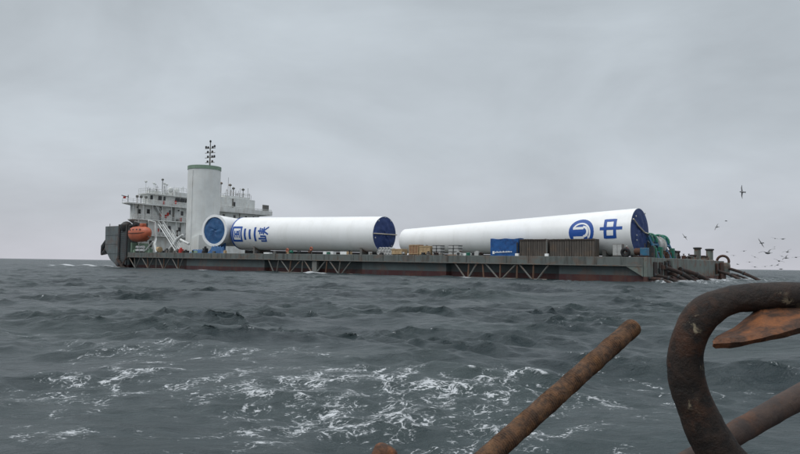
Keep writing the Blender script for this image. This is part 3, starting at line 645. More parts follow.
# ------------------------------------------------------------------ cargo on deck
def shipM(s, t, z, yaw=0.0):
    return SHIP @ Matrix.Translation((s, -t, z)) @ Matrix.Rotation(yaw, 4, 'Z')

def tower(name, label, c0, c1, R0, R1, caps, marks, group):
    """tapered tower section lying along local x; c0 the stern end, c1 the bow end"""
    c0 = Vector(c0); c1 = Vector(c1); ax = (c1 - c0); L = ax.length; ax.normalize()
    y = Vector((0, 0, 1)).cross(ax).normalized(); z = ax.cross(y)
    TM = SHIP @ Matrix(((ax.x, y.x, z.x, c0.x), (ax.y, y.y, z.y, c0.y), (ax.z, y.z, z.z, c0.z), (0, 0, 0, 1)))
    root = empty(name, TM, label=label, cat='tower section', group=group)
    RY = Matrix.Rotation(PI / 2, 4, 'Y')
    prof = [(R0 - .22, .35), (R0 - .22, 0), (R0, 0)]
    k = 14
    for i in range(1, k): prof.append((R0 + (R1 - R0) * i / k, L * i / k))
    prof += [(R1, L), (R1 - .22, L), (R1 - .22, L - .35)]
    MB().lathe(prof, 96, RY).build('shell', M['tower'], root, smooth=True)
    for i in range(1, 7):      # circumferential weld seams, a few mm proud
        x = L * i / 7; r = R0 + (R1 - R0) * i / 7 + .012
        MB().lathe([(r - .01, x - .05), (r, x - .04), (r, x + .04), (r - .01, x + .05)], 96, RY).build('weld_seam', M['tower'], root, smooth=True)
    for end, mat in caps:
        x, r = (0, R0) if end == 0 else (L, R1); sgn = -1 if end == 0 else 1
        mb = MB(); nr, na = 10, 48; v = [(x + sgn * .12, 0, 0)]; f = []
        for i in range(1, nr + 1):
            for a in range(na):
                w = 2 * PI * a / na; q = r * (i / nr) * .985
                bul = .12 - .22 * (i / nr) ** 2 + (random.uniform(-.07, .07) + .06 * math.sin(5 * w + i)) * (i < nr)
                v.append((x + sgn * (bul + .12), q * math.cos(w), q * math.sin(w)))
        for a in range(na): f.append((0, 1 + a, 1 + (a + 1) % na))
        for i in range(nr - 1):
            for a in range(na): f.append((1 + i * na + a, 1 + (i + 1) * na + a, 1 + (i + 1) * na + (a + 1) % na, 1 + i * na + (a + 1) % na))
        mb.add(v, f).build('end_cover', M[mat], root, smooth=True)
    def surf(x, arc, off=.03):     # arc: metres up round the shell from the seaward line
        R = R0 + (R1 - R0) * x / L; a = arc / R
        return Vector((x, (R + off) * math.cos(a), (R + off) * math.sin(a)))
    def patch(pl, mat='mark', nm='painted_marking', off=.03):
        mb = MB()
        for quad in pl:       # quads in (x, arc), subdivided round the curve
            (a, b, c, d) = [Vector(p) for p in quad]; v = []; f = []; n = max(3, int(max(abs(p.y - q_.y) for p in (a, b, c, d) for q_ in (a, b, c, d)) / .3))
            for i in range(n + 1):
                for j in range(n + 1):
                    p = (a.lerp(b, j / n)).lerp(d.lerp(c, j / n), i / n); v.append(surf(p.x, p.y, off))
            for i in range(n):
                for j in range(n): f.append((i * (n + 1) + j, i * (n + 1) + j + 1, (i + 1) * (n + 1) + j + 1, (i + 1) * (n + 1) + j))
            mb.add(v, f)
        mb.build(nm, M[mat], root, smooth=True)
    marks(patch, L)
    return root, surf

def stroke(x0, y0, x1, y1, w):
    d = Vector((x1 - x0, y1 - y0)); n = Vector((-d.y, d.x)).normalized() * w / 2
    return [(x0 + n.x, y0 + n.y), (x1 + n.x, y1 + n.y), (x1 - n.x, y1 - n.y), (x0 - n.x, y0 - n.y)]

def glyph(strokes, cx, cy, sx, sy, w):
    """strokes drawn in a unit square of the upright character; turned a quarter left, as painted on the tower.
    upright (u right, v up) -> along tower towards the bow = v, up the shell = u reversed"""
    out = []
    for u0_, v0_, u1_, v1_, k in strokes:
        out.append(stroke(cx + (v0_ - .5) * sx, cy + (u0_ - .5) * sy, cx + (v1_ - .5) * sx, cy + (u1_ - .5) * sy, w * k))
    return out
GUO = [(0, 0, 0, 1, 1), (1, 0, 1, 1, 1), (-.06, 0, 1.06, 0, 1), (-.06, 1, 1.06, 1, 1), (.25, .75, .75, .75, .7), (.25, .5, .75, .5, .7), (.22, .24, .8, .24, .7), (.5, .24, .5, .75, .7), (.62, .42, .7, .34, .7)]
SAN = [(.1, .9, .9, .9, 1), (.15, .5, .85, .5, 1), (0, .08, 1, .08, 1)]
XIA = [(.0, .25, .0, .75, .8), (.36, .25, .36, .75, .8), (.18, .25, .18, .95, .8), (-.04, .25, .40, .25, .8), (.5, .78, .98, .78, .8), (.48, .42, 1.04, .42, .8), (.74, .98, .74, .45, .8), (.74, .45, .5, .0, .8), (.74, .45, 1.04, .0, .8), (.58, .68, .62, .5, .7), (.9, .68, .86, .5, .7)]
ZHO = [(.1, .35, .1, .8, 1), (.9, .35, .9, .8, 1), (.04, .35, .96, .35, 1), (.04, .8, .96, .8, 1), (.5, .0, .5, 1.05, 1)]

def marks1(patch, L):      # stern end at 57.5: distances from there towards the bow
    o = 57.5
    patch(glyph(GUO, 102.9 - o, -.3, 3.3, 3.5, .58), nm='painted_character')
    patch(glyph(SAN, 97.9 - o, -.3, 4.7, 3.6, .74), nm='painted_character')
    patch(glyph(XIA, 92.9 - o, -.3, 3.9, 3.4, .55), nm='painted_character')
    patch([[(L - .55, -13), (L - .05, -13), (L - .05, 13), (L - .55, 13)]], nm='painted_band')
t1, surf1 = tower('tower_section', 'huge white tower section with three blue characters and a navy covered right end',
      (57.5, -8.0, 8.65), (105.5, -8.5, 9.7), 3.95, 4.25, [(0, 'cap'), (1, 'cap')], marks1, 'white tower sections laid on the ship deck')
def marks2(patch, L):
    o = 2.8; cx = 11.4 - o
    # round emblem: blue disc with a white hooked band
    disc = []; n = 28; R = 2.35
    for i in range(n):
        a, b = 2 * PI * i / n, 2 * PI * (i + 1) / n
        disc.append([(cx, .2), (cx + R * math.cos(a) * .98, .2 + R * math.sin(a)), (cx + R * math.cos(b) * .98, .2 + R * math.sin(b)), (cx, .2)])
    patch(disc, nm='painted_emblem')
    wsh = []
    def arc(R1_, R2_, a0, a1, ox=0, oy=0, n=12):
        for i in range(n):
            a, b = math.radians(a0 + (a1 - a0) * i / n), math.radians(a0 + (a1 - a0) * (i + 1) / n)
            wsh.append([(cx + ox + R1_ * math.cos(a), .2 + oy + R1_ * math.sin(a)), (cx + ox + R2_ * math.cos(a), .2 + oy + R2_ * math.sin(a)),
                        (cx + ox + R2_ * math.cos(b), .2 + oy + R2_ * math.sin(b)), (cx + ox + R1_ * math.cos(b), .2 + oy + R1_ * math.sin(b))])
    arc(1.45, 1.72, 35, 150, 0, -.1); arc(1.45, 1.72, 150, 215, 0, -.1)
    wsh.append(stroke(cx + 1.5, .85, cx - .45, .85, .42)); wsh.append(stroke(cx + 1.45, -.75, cx - .45, -.75, .42))
    arc(.62, 1.02, 90, 270, -.35, .05)
    wsh.append(stroke(cx - 1.0, 1.2, cx - 1.25, -1.4, .12))
    patch(wsh, 'markw', 'painted_emblem_hook', .05)
    patch(glyph(ZHO, 6.0 - o, .6, 3.7, 3.6, .52), nm='painted_character')
t2, surf2 = tower('tower_section', 'huge tapering white tower section with round blue emblem, nearest the stern winches',
      (2.8, -7.6, 8.15), (53.5, -10.8, 7.3), 4.0, 2.62, [(0, 'cap'), (1, 'cap')], marks2, 'white tower sections laid on the ship deck')
# straps over the covers
def strap(root, pts, r=.07, m='rope'): MB().path(pts, r, 6).build('strap', M[m], root)
strap(t1, [(-.34, 3.9, .1), (-.36, 0, .1), (-.34, -3.9, .1)], .13)
strap(t2, [(-.32, 3.4, 2.0), (-.36, 1.3, .9), (-.38, -1.2, .0), (-.32, -3.9, -.2)], .12)
for y, z in ((2.5, 2.9), (-1.6, 3.1), (3.5, -.8), (-2.2, -2.4)):
    MB().lathe([(.16, 0), (.16, .08)], 8, Matrix.Translation((-.36, y, z)) @ Matrix.Rotation(-PI / 2, 4, 'Y')).build('cover_eyelet', M['pale'], t1)
for y, z in ((2.4, 2.5), (2.3, -.6), (2.3, -1.4), (-1.5, 3.2)):
    MB().lathe([(.14, 0), (.14, .08)], 8, Matrix.Translation((-.36, y, z)) @ Matrix.Rotation(-PI / 2, 4, 'Y')).build('cover_eyelet', M['pale'], t2)
# cross-lying section with its blue cover facing outboard
c0 = (111.2, -2.6, 10.5)
t3, _ = tower('tower_section', 'short white tower section lying crosswise, blue covered end facing the water',
      (109.8, -2.6, 10.3), (112.6, -15.5, 10.2), 4.1, 3.55, [(0, 'capl')], lambda p, L: None, 'white tower sections laid on the ship deck')
# thick pale flange round the blue cover
MB().lathe([(4.12, .05), (4.17, -.3), (3.5, -.34), (3.45, .1)], 64, Matrix.Rotation(PI / 2, 4, 'Y')).build('flange', M['markw'], t3, smooth=True)
# cradles under the sections
def cradle(s, t, bot, R, turn=0.0, m='brace', label=None):
    z0 = DK(s)
    if label is None: label = 'steel cradle'
    mb = MB(); n = 12; w = 2.6
    inner = []
    for i in range(n + 1):
        y = -w + 2 * w * i / n; inner.append((y, bot + R - math.sqrt(R * R - y * y) - z0 - .01))
    v = []; f = []
    for x in (-.3, .3):
        for y, z in inner: v.append((x, y, z))
        for y, z in inner: v.append((x, y, 0.0))
    k = n + 1
    for i in range(n):
        f += [(i, i + 1, k + i + 1, k + i), (2 * k + i, 3 * k + i, 3 * k + i + 1, 2 * k + i + 1), (i, 2 * k + i, 2 * k + i + 1, i + 1), (k + i, k + i + 1, 3 * k + i + 1, 3 * k + i)]
    f += [(0, k, 3 * k, 2 * k), (n, 2 * k + n, 3 * k + n, k + n)]
    mb.add(v, f)
    o = mb.build('support_cradle', M[m], None, M=shipM(s, t, z0, turn)); tag(o, label, 'cradle', 'cradles under the tower sections')
for s, lb in ((62, 'low steel cradle under the right end of the middle tower section'), (98, 'low steel cradle under the lettered end of the middle tower section')):
    k = (s - 57.5) / 48; cradle(s, 8 + .5 * k, 8.65 + 1.05 * k - 3.95 - .3 * k, 3.95 + .3 * k, label=lb)
for s, lb in ((8, 'low steel cradle under the wide end of the emblem tower section'), (46, 'low steel cradle under the narrow end of the emblem tower section')):
    k = (s - 2.8) / 50.7; cradle(s, 7.6 + 3.2 * k, 8.15 - .85 * k - 4.0 + 1.38 * k, 4.0 - 1.38 * k, label=lb)
cradle(110.2, 4.2, 6.22, 4.05, PI / 2, 'capl', 'blue wrapped cradle below the crosswise tower section')

def tarp_heap(s, t, L, h, w, label):
    mb = MB(); nx, ny = 16, 8; v = []; f = []
    for i in range(nx + 1):
        for j in range(ny + 1):
            u, q = i / nx, j / ny
            e = min(1, 6 * min(u, 1 - u)) * min(1, 5 * min(q, 1 - q))
            v.append(((u - .5) * L, (q - .5) * w, h * e * (.8 + .25 * math.sin(i * 1.3) * math.sin(j * 1.1 + i) + random.uniform(-.06, .06))))
    for i in range(nx):
        for j in range(ny): a = i * (ny + 1) + j; f.append((a, a + 1, a + ny + 2, a + ny + 1))
    nb = len(v); v += [(x, y, 0.0) for x, y, z in v]
    f += [tuple(nb + q for q in reversed(ff)) for ff in list(f)]
    mb.add(v, f)
    o = mb.build('tarpaulin_heap', M['capl'], None, M=shipM(s, t, DK(s)), smooth=True); tag(o, label, 'tarpaulin', 'blue tarpaulins on deck')
tarp_heap(115.2, 1.6, 6.5, 1.0, 1.4, 'low blue tarpaulin heap left of the crosswise tower section')
tarp_heap(107.4, 1.7, 6.5, 1.9, 1.4, 'taller blue tarpaulin heap under the lettered end of the middle tower section')

def crate(name, s0, s1, z1, mat, label, cat, slats=True, t=1.4, w=1.8, group=None, strap_m=None, mat2=None):
    s = (s0 + s1) / 2; L = abs(s0 - s1); h = z1 - DK(s)
    r = empty(name, shipM(s, t + w / 2, DK(s)), label=label, cat=cat, group=group)
    MB().box(-L / 2, L / 2, -w / 2, w / 2, .12, h).build('box_body', M[mat], r, bevel=.02)
    for x in (-L / 2 + .1, -.1, L / 2 - .3): MB().box(x, x + .2, -w / 2, w / 2, 0, .119).build('skid', M['woodd'], r)
    if slats:
        k = max(2, int(L / .75))
        for i in range(k + 1):
            x = -L / 2 + (L - .12) * i / k
            MB().box(x, x + .12, w / 2 + .002, w / 2 + .05, .14, h - .02).build('batten', M[mat2 or mat], r)
        for z in (.2, h - .18):
            MB().box(-L / 2 + .13, L / 2 - .13, w / 2 + .051, w / 2 + .08, z, z + .12).build('batten', M[mat2 or mat], r)
    return r
crate('wooden_crate', 47.6, 50.2, 5.35, 'wood', 'low pale wooden crate at the foot of the navy tower cover', 'crate', group='crates along the deck edge')
crate('wooden_crate', 43.6, 45.9, 6.15, 'woodd', 'tall brown wooden crate left of the yellow crate', 'crate', mat2='wood', group='crates along the deck edge')
crate('wooden_crate', 40.8, 43.4, 5.9, 'wood', 'tall yellowish wooden crate right of the brown crate', 'crate', group='crates along the deck edge')
def stack(s0, s1, z1, label):
    s = (s0 + s1) / 2; L = s1 - s0; h = z1 - DK(s)
    r = empty('wrapped_pallet_stack', shipM(s, 2.3, DK(s)), label=label, cat='pallet stack', group='pale wrapped stacks on deck')
    MB().box(-L / 2, L / 2, -.8, .8, 0, .14).build('pallet', M['woodd'], r)
    for i in range(2):
        for j in range(3):
            x = -L / 2 + i * L / 2; z = .145 + j * (h - .2) / 3
            MB().box(x + .08, x + L / 2 - .12, -.75, .75, z, z + (h - .2) / 3 - .12).build('wrapped_bale', M['pale'], r, bevel=.06)
            MB().box(x + .05, x + L / 2 - .1, -.72, .72, z + (h - .2) / 3 - .118, z + (h - .2) / 3 - .003).build('spacer_board', M['dark'], r)
stack(38.4, 40.5, 6.05, 'left of the two pale grey wrapped stacks, next to the yellowish crate')
stack(34.4, 36.8, 6.05, 'right of the two pale grey wrapped stacks, near the long white boards')
# tied white pipes by the tower cover
r = empty('pipe_bundle', shipM(52.2, 2.2, DK(52)), label='bundle of white pipe ends lying below the navy tower cover', cat='pipes')
for i in range(5):
    for j in range(2 if i < 4 else 1):
        MB().ring(.36, .1, Matrix.Translation((-1.5 + i * .78 + j * .39, .6, .46 + j * .68)) @ Matrix.Rotation(PI / 2, 4, 'X'), 14, 6).lathe([(.4, -.0), (.4, 1.6)], 14, Matrix.Translation((-1.5 + i * .78 + j * .39, .59, .46 + j * .68)) @ Matrix.Rotation(PI / 2, 4, 'X')).build('pipe', M['pale'], r, smooth=True)
def plank_pile(s0, s1, label, end=None, n=3):
    s = (s0 + s1) / 2; L = s1 - s0
    r = empty('board_pile', shipM(s, 1.6, DK(s)), label=label, cat='boards', group='white board piles on deck')
    for i in range(n):
        x0 = -L / 2 if not end else -L / 2 + L * .3
        MB().box(x0, L / 2, -.5, .5, .006 + i * .16, .15 + i * .16).build('board', M['markw'], r)
        if end: MB().box(-L / 2, x0 - .003, -.5, .5, .006 + i * .16, .15 + i * .16).build('painted_board_end', M[end], r)
plank_pile(66.2, 69.2, 'left pile of flat white boards below the middle tower section', n=4)
plank_pile(61.5, 64.1, 'right pile of flat white boards with yellow ends', 'wood', n=4)
plank_pile(31.2, 33.8, 'white boards lying between wrapped stack and blue tarpaulin box', n=3)
plank_pile(86.8, 88.8, 'small far pile of white boards under the tower lettering', n=2)
# blue tarpaulin box with a line of white scribbled print
r = empty('tarpaulin_covered_box', shipM(24.9, 2.9, DK(25)), label='big box wrapped in bright blue tarpaulin with faint white print', cat='covered box')
mb = MB(); nx, nz = 18, 9; H_ = 3.15; Lb = 5.6; Wb = 2.2
def skin(fn, a, b):
    v = []; f = []
    for i in range(a + 1):
        for j in range(b + 1): v.append(fn(i / a, j / b))
    for i in range(a):
        for j in range(b): q = i * (b + 1) + j; f.append((q, q + 1, q + b + 2, q + b + 1))
    mb.add(v, f)
wr = lambda u, q: .05 * math.sin(u * 17 + q * 6) * math.sin(q * 9) + .04 * math.sin(u * 31 + q * 3)
top = lambda u: H_ - .22 * math.sin(PI * ((u * 2) % 1)) * .6
skin(lambda u, q: ((u - .5) * Lb, Wb / 2 + wr(u, q) * (q < 1), top(u) * q), nx, nz)
skin(lambda u, q: ((u - .5) * Lb, -Wb / 2, top(u) * q), nx, nz)
skin(lambda u, q: ((u - .5) * Lb, Wb / 2 - Wb * q, top(u) + .06 * math.sin(PI * q)), nx, 6)
skin(lambda u, q: (-Lb / 2, Wb / 2 - Wb * u, top(0) * q), 6, nz)
skin(lambda u, q: (Lb / 2, Wb / 2 - Wb * u, top(1) * q), 6, nz)
mb.build('tarpaulin', M['tarp'], r, smooth=True)
mb = MB()
for i in range(11):
    x = 1.7 - i * .32; h = random.uniform(.14, .3); y0 = Wb / 2 + .12
    mb.box(x - .11, x + .09, y0, y0 + .01, .55 + i * .012, .55 + h + i * .012)
mb.box(1.9, 2.3, Wb / 2 + .12, Wb / 2 + .13, .35, .85)
mb.build('printed_lettering', M['markw'], r)
# weathered brown ribbed panels standing on edge
def panel(s0, s1, label, z1):
    s = (s0 + s1) / 2; L = s1 - s0; h = z1 - DK(s)
    r = empty('sheet_panel_stack', shipM(s, 2.6, DK(s)), label=label, cat='panel stack', group='brown panel stacks on the deck edge')
    MB().box(-L / 2, L / 2, -1.0, .9, .0, h).build('panel_body', M['brown'], r)
    k = int(L / .42)
    for i in range(k):
        x = -L / 2 + .05 + (L - .1) * i / k; hh = h + random.uniform(-.05, .06)
        MB().box(x + .03, x + .37, .903, .99 + random.uniform(-.03, .03), .05, hh).build('upright_plank', M['brown'], r)
    MB().box(-L / 2, L / 2, .995 + .04, 1.09, h * .92, h * .92 + .1).build('top_rail', M['rustd'], r)
panel(16.6, 21.8, 'shorter brown ribbed panel stack right beside the blue tarpaulin box', 6.95)
panel(8.2, 16.1, 'longer brown ribbed panel stack in front of the round blue emblem', 6.9)
for s, lb in ((16.35, 'pale post between the two brown panel stacks'), (21.95, 'short pale post between blue tarpaulin box and brown panels')):
    h = 2.95 if s < 20 else 2.4
    r = empty('lashing_post', shipM(s, 1.1, DK(s)), label=lb, cat='post', group='posts at the brown panels')
    MB().box(-.1, .1, -.1, .1, .22, h).build('post', M['brace' if s < 20 else 'dark'], r)
    MB().box(-.32, .32, -.25, .25, 0, .45).build('foot_block', M['markw'], r, bevel=.04)

def lifebuoy(s, t, z, label):
    r = empty('lifebuoy_stand', shipM(s, t, DK(s)), label=label, cat='lifebuoy', group='orange lifebuoys along the deck edge')
    MB().box(-.05, .05, -.05, .05, 0, z - DK(s) + .3).build('post', M['brace'], r)
    MB().ring(.33, .13, Matrix.Translation((0, .17, z - DK(s))) @ Matrix.Rotation(PI / 2, 4, 'X'), 20, 8).build('buoy', M['orange'], r, smooth=True)
lifebuoy(80.0, .7, 5.1, 'left orange lifebuoy on a post below the middle tower section')
lifebuoy(72.3, .7, 5.4, 'right higher orange lifebuoy on a post below the middle tower section')
# small machinery set at the deck edge (dark green, red)
for s, w, h, mm, lb in ((79.3, 1.2, .7, 'wgreen', 'low green pump unit beside the left orange lifebuoy'), (76.6, .9, .6, 'dark', 'small dark pump unit between the orange lifebuoys'),
                     (73.2, 1.1, .7, 'rust', 'rust coloured pump unit beside the right orange lifebuoy'), (47.0, .7, .45, 'pale', 'small pale pump unit between the wooden crates'),
                     (29.4, 1.6, .5, 'rustd', 'dark rusty pump unit left of the blue tarpaulin box')):
    r = empty('pump_unit', shipM(s, 1.0, DK(s)), label=lb, cat='pump', group='pump units on the deck edge')
    MB().box(-w / 2, w / 2, -.35, .35, 0, .15).build('base_plate', M['dark'], r)
    MB().lathe([(.12, -w * .45), (h * .45, -w * .4), (h * .45, w * .25), (.12, w * .3), (.12, w * .45)], 12, Matrix.Translation((0, 0, .15 + h * .46)) @ Matrix.Rotation(PI / 2, 4, 'Y')).build('motor', M[mm], r, smooth=True)
    MB().lathe([(.1, 0), (.16, h * .8), (.3, h * .85), (.3, h)], 10, Matrix.Translation((w * .3, .0, .15))).build('valve', M[mm], r)
# equipment and crew near the wide end of the tower section
r = empty('control_cabinet', shipM(4.4, 1.9, DK(4)), label='grey white control cabinet below the wide tower end', cat='cabinet')
MB().box(-.75, .75, -.6, .6, .15, 2.1).build('cabinet_body', M['brace'], r, bevel=.04)
for x in (-.7, .02): MB().box(x, x + .66, .603, .64, .3, 2.0).build('cabinet_door', M['pale'], r)
MB().box(-.85, .85, -.7, .7, 0, .149).build('plinth', M['dark'], r)
r = empty('truck_tyre', shipM(2.9, .75, DK(3)), label='black tyre leaning at the stern deck corner', cat='tyre')
MB().ring(.55, .26, Matrix.Translation((0, 0, .72)) @ Matrix.Rotation(PI / 2 - .25, 4, 'X'), 22, 10).build('tyre', M['rubber'], r, smooth=True)
MB().ring(.3, .05, Matrix.Translation((0, 0, .72)) @ Matrix.Rotation(PI / 2 - .25, 4, 'X'), 18, 6).build('rim', M['rust'], r, smooth=True)
r = empty('generator_set', shipM(.9, 2.4, DK(1)), label='rusty generator set with blue hood at the stern corner', cat='generator')
MB().box(-1.1, 1.1, -.7, .7, 0, .25).build('skid_frame', M['rustd'], r)
MB().box(-1.0, .1, -.6, .6, .252, 1.5).build('hood', M['wblue'], r, bevel=.08)
MB().lathe([(.5, -.1), (.55, 0), (.55, .9), (.3, 1.0)], 14, Matrix.Translation((.15, 0, .9)) @ Matrix.Rotation(PI / 2, 4, 'Y')).build('alternator', M['rust'], r, smooth=True)
MB().tube((-.5, 0, 1.5), (-.5, 0, 2.2), .1).build('exhaust', M['dark'], r)

def person(s, t, top_c, leg_c, label, lean=0.0, hat='pale', yaw=0.0):
    """small standing figure grown as one skinned body, clothing as shells of their own"""
    r = empty('person', shipM(s, t, DK(s), yaw), label=label, cat='person', group='crew standing on deck')
    vs_ = [(0, 0, .95), (0, 0, 1.2), (0, .01, 1.42), (0, .01, 1.52), (0, .03, 1.66),
           (.19, 0, 1.42), (.27, .05, 1.14), (.24, .2, .92), (-.19, 0, 1.42), (-.27, .05, 1.14), (-.22, .22, .95),
           (.1, 0, .9), (.11, .03, .5), (.12, 0, .06), (.12, .15, .03), (-.1, 0, .9), (-.11, .03, .5), (-.12, 0, .06), (-.12, .15, .03)]
    ed = [(0, 1), (1, 2), (2, 3), (3, 4), (2, 5), (5, 6), (6, 7), (2, 8), (8, 9), (9, 10), (0, 11), (11, 12), (12, 13), (13, 14), (0, 15), (15, 16), (16, 17), (17, 18)]
    ra = [.15, .14, .15, .06, .11, .07, .05, .04, .07, .05, .04, .1, .07, .05, .04, .1, .07, .05, .04]
    me = bpy.data.meshes.new('body'); me.from_pydata([(x, y + lean * z * .2, z) for x, y, z in vs_], ed, [])
    o = bpy.data.objects.new('body', me); col.objects.link(o); o.parent = r
    sk = o.modifiers.new('skin', 'SKIN'); ss = o.modifiers.new('sub', 'SUBSURF'); ss.levels = ss.render_levels = 1
    for d, q in zip(me.skin_vertices[0].data, ra): d.radius = (q, q * .8)
    me.skin_vertices[0].data[0].use_root = True
    me.materials.append(M[leg_c])
    MB().lathe([(.17, .93), (.175, 1.1), (.2, 1.3), (.2, 1.4), (.1, 1.5)], 14, Matrix.Diagonal((1.05, .75, 1, 1))).path([(.19, 0, 1.42), (.28, .05, 1.14), (.24, .17, .97)], [.085, .07, .06], 8).path([(-.19, 0, 1.42), (-.28, .05, 1.14), (-.22, .19, .99)], [.085, .07, .06], 8).build('jacket', M[top_c], r, smooth=True)
    MB().lathe([(.05, 1.53), (.09, 1.58), (.1, 1.66), (.09, 1.72), (.04, 1.77)], 12, Matrix.Translation((0, .02, 0))).build('head', M['skin'], r, smooth=True)
    MB().lathe([(.15, 1.69), (.12, 1.71), (.115, 1.77), (.06, 1.83), (.01, 1.84)], 12, Matrix.Translation((0, .02, 0))).build('helmet', M[hat], r, smooth=True)
    return r
person(3.0, 1.6, 'red', 'dark', 'crew member in red jacket standing beside the grey cabinet at the stern corner')

# lifeboat hanging in its davits
r = empty('lifeboat', shipM(140.6, -.2, 7.55) , label='orange enclosed lifeboat hanging beside the bow', cat='lifeboat')
mb = MB(); nx, na = 24, 20; v = []; f = []
for i in range(nx + 1):
    u = -1 + 2 * i / nx; ww = max(0.02, (1 - abs(u) ** 3.2)) ** .62
    for a in range(na):
        w = 2 * PI * a / na; y, z = math.cos(w), math.sin(w)
        hh = 2.15 if z > 0 else 2.45
        v.append((u * 5.3, 1.75 * ww * abs(y) ** .8 * (1 if y > 0 else -1), 2.4 + z * hh * ww * (.95 if z > 0 else 1) + (.25 * abs(u) ** 3)))
for i in range(nx):
    for a in range(na): f.append((i * na + a, i * na + (a + 1) % na, (i + 1) * na + (a + 1) % na, (i + 1) * na + a))
f += [tuple(range(na)), tuple(range(nx * na, nx * na + na))]
mb.add(v, f).build('canopy_hull', M['orange'], r, smooth=True)
mb = MB()
pts = [(5.0 * -math.cos(PI * i / 20), 1.78 * (max(0.02, 1 - abs(math.cos(PI * i / 20)) ** 3.2)) ** .62 + .03, 2.4 + .25 * abs(math.cos(PI * i / 20)) ** 3) for i in range(21)]
mb.path(pts, .1, 6).build('rubbing_strake', M['rust'], r)
MB().box(-2.4, -.8, -.7, .7, 4.4, 5.2).build('steering_hatch', M['orange'], r, bevel=.15)
for x in (-2.6, -.9, .9, 2.6):
    MB().box(x - .25, x + .25, 1.52, 1.62, 3.2, 3.6).build('porthole', M['window'], r)
for x in (-3.6, 3.6): MB().tube((x, 0, 4.0), (x, 0, 6.0), .08).box(x - .2, x + .2, -.15, .15, 4.6, 5.2).build('hoist_hook', M['dark'], r)
MB().tube((-4.8, .3, 1.6), (-5.7, .3, 1.0), .12).build('rudder', M['dark'], r)
# liferaft canisters
for i, (s, z, lb) in enumerate(((142.9, 1.55, 'upper left white liferaft canister below the orange lifeboat'), (140.8, 1.55, 'upper right white liferaft canister below the orange lifeboat'),
                            (142.9, .65, 'lower left white liferaft canister below the orange lifeboat'), (140.8, .65, 'lower right white liferaft canister below the orange lifeboat'))):
    r = empty('liferaft_canister', shipM(s, .9, DK(s) + z), label=lb, cat='liferaft', group='white liferaft canisters')
    MB().lathe([(.2, -.85), (.4, -.8), (.42, -.05), (.45, 0), (.42, .05), (.4, .8), (.2, .85)], 14, Matrix.Rotation(PI / 2, 4, 'Y')).build('shell', M['markw'], r, smooth=True)
    MB().box(-.5, -.4, -.45, .45, -.62, -.4).box(.4, .5, -.45, .45, -.62, -.4).build('cradle_leg', M['dark'], r)
    for x in (-.45, .4): MB().ring(.44, .03, Matrix.Translation((x, 0, 0)) @ Matrix.Rotation(PI / 2, 4, 'Y'), 14, 5).build('band', M['dark'], r)
# black anchor pod hanging at the stem
r = empty('bow_anchor', shipM(160.6, 1.2, 5.0), label='black anchor hanging at the left edge of the ship bow', cat='anchor')
MB().tube((0.2, 0, 4.0), (.6, 0, 0), .5, .55).build('shank', M['dark'], r)
MB().path([(-.4, 0, 1.6), (.7, 0, -.3), (3.0, .2, -1.0)], [.7, .9, .35], 8).build('fluke', M['dark'], r)
MB().path([(.9, 0, 3.4), (1.9, .2, 1.4), (2.8, .2, -.8)], [.3, .8, .4], 8).build('fluke', M['dark'], r)

# rusty pipes trailing from the stern into the water
def stern_pipe(a, b, r, label, m='rustd'):
    a = Vector(a); b = Vector(b)
    root = empty('trailing_pipe', SHIP @ Matrix.Translation(a), label=label, cat='pipe', group='rusty pipes trailing from the stern')
    d = b - a; pts = [d * t + Vector((0, 0, .35 * math.sin(t * PI))) for t in np.linspace(0, 1, 9)]
    MB().path(pts, r, 10).build('pipe', M[m], root, smooth=True)
    for t in (.02, .5): 
        p = d * t + Vector((0, 0, .35 * math.sin(t * PI))); q = d.normalized()
        MB().path([p - q * .15, p + q * .15], r * 1.3, 12).build('collar', M['dark'], root)
def PW(px, py):
    d = CR * (px - CX) / FPX - CU * (py - CY) / FPX + fw; p = EYEV + d * (-EYE / d.z); l = SHIP.inverted() @ p; return (l.x, l.y, -.35)
stern_pipe((-1.3, -16.2, 2.1), PW(713, 281.5), .34, 'thick rusty pipe reaching furthest right among the near trailing pipes')
stern_pipe((-.7, -9.0, 2.4), PW(698, 282), .34, 'thick rusty pipe entering the water left of the white churn')
stern_pipe((-.7, -3.6, 1.1), PW(682, 283), .24, 'thin rusty pipe nearest the stern corner, upper one')
stern_pipe((-.7, -1.0, .6), PW(675, 283.5), .24, 'thin rusty pipe lying lowest at the stern corner')
stern_pipe((-1.3, -21.3, 1.7), PW(705, 280.8), .28, 'dark rusty pipe crossing behind the thickest trailing pipe', 'rustd')
stern_pipe((-1.8, -43.0, 1.8), PW(746, 281.2), .3, 'dark pipe entering the churn below the fairlead ring', 'rustd')
stern_pipe((-1.9, -49.0, 2.6), PW(764, 281), .3, 'dark pipe reaching furthest right from the ship', 'rustd')
stern_pipe((-1.9, -47.0, 1.5), PW(752, 279.8), .22, 'thin dark pipe between the two long dark trailing pipes', 'rustd')
stern_pipe((-.7, -11.0, 1.5), PW(689, 282.4), .27, 'short dark pipe below the thick rusty pipes', 'rustd')

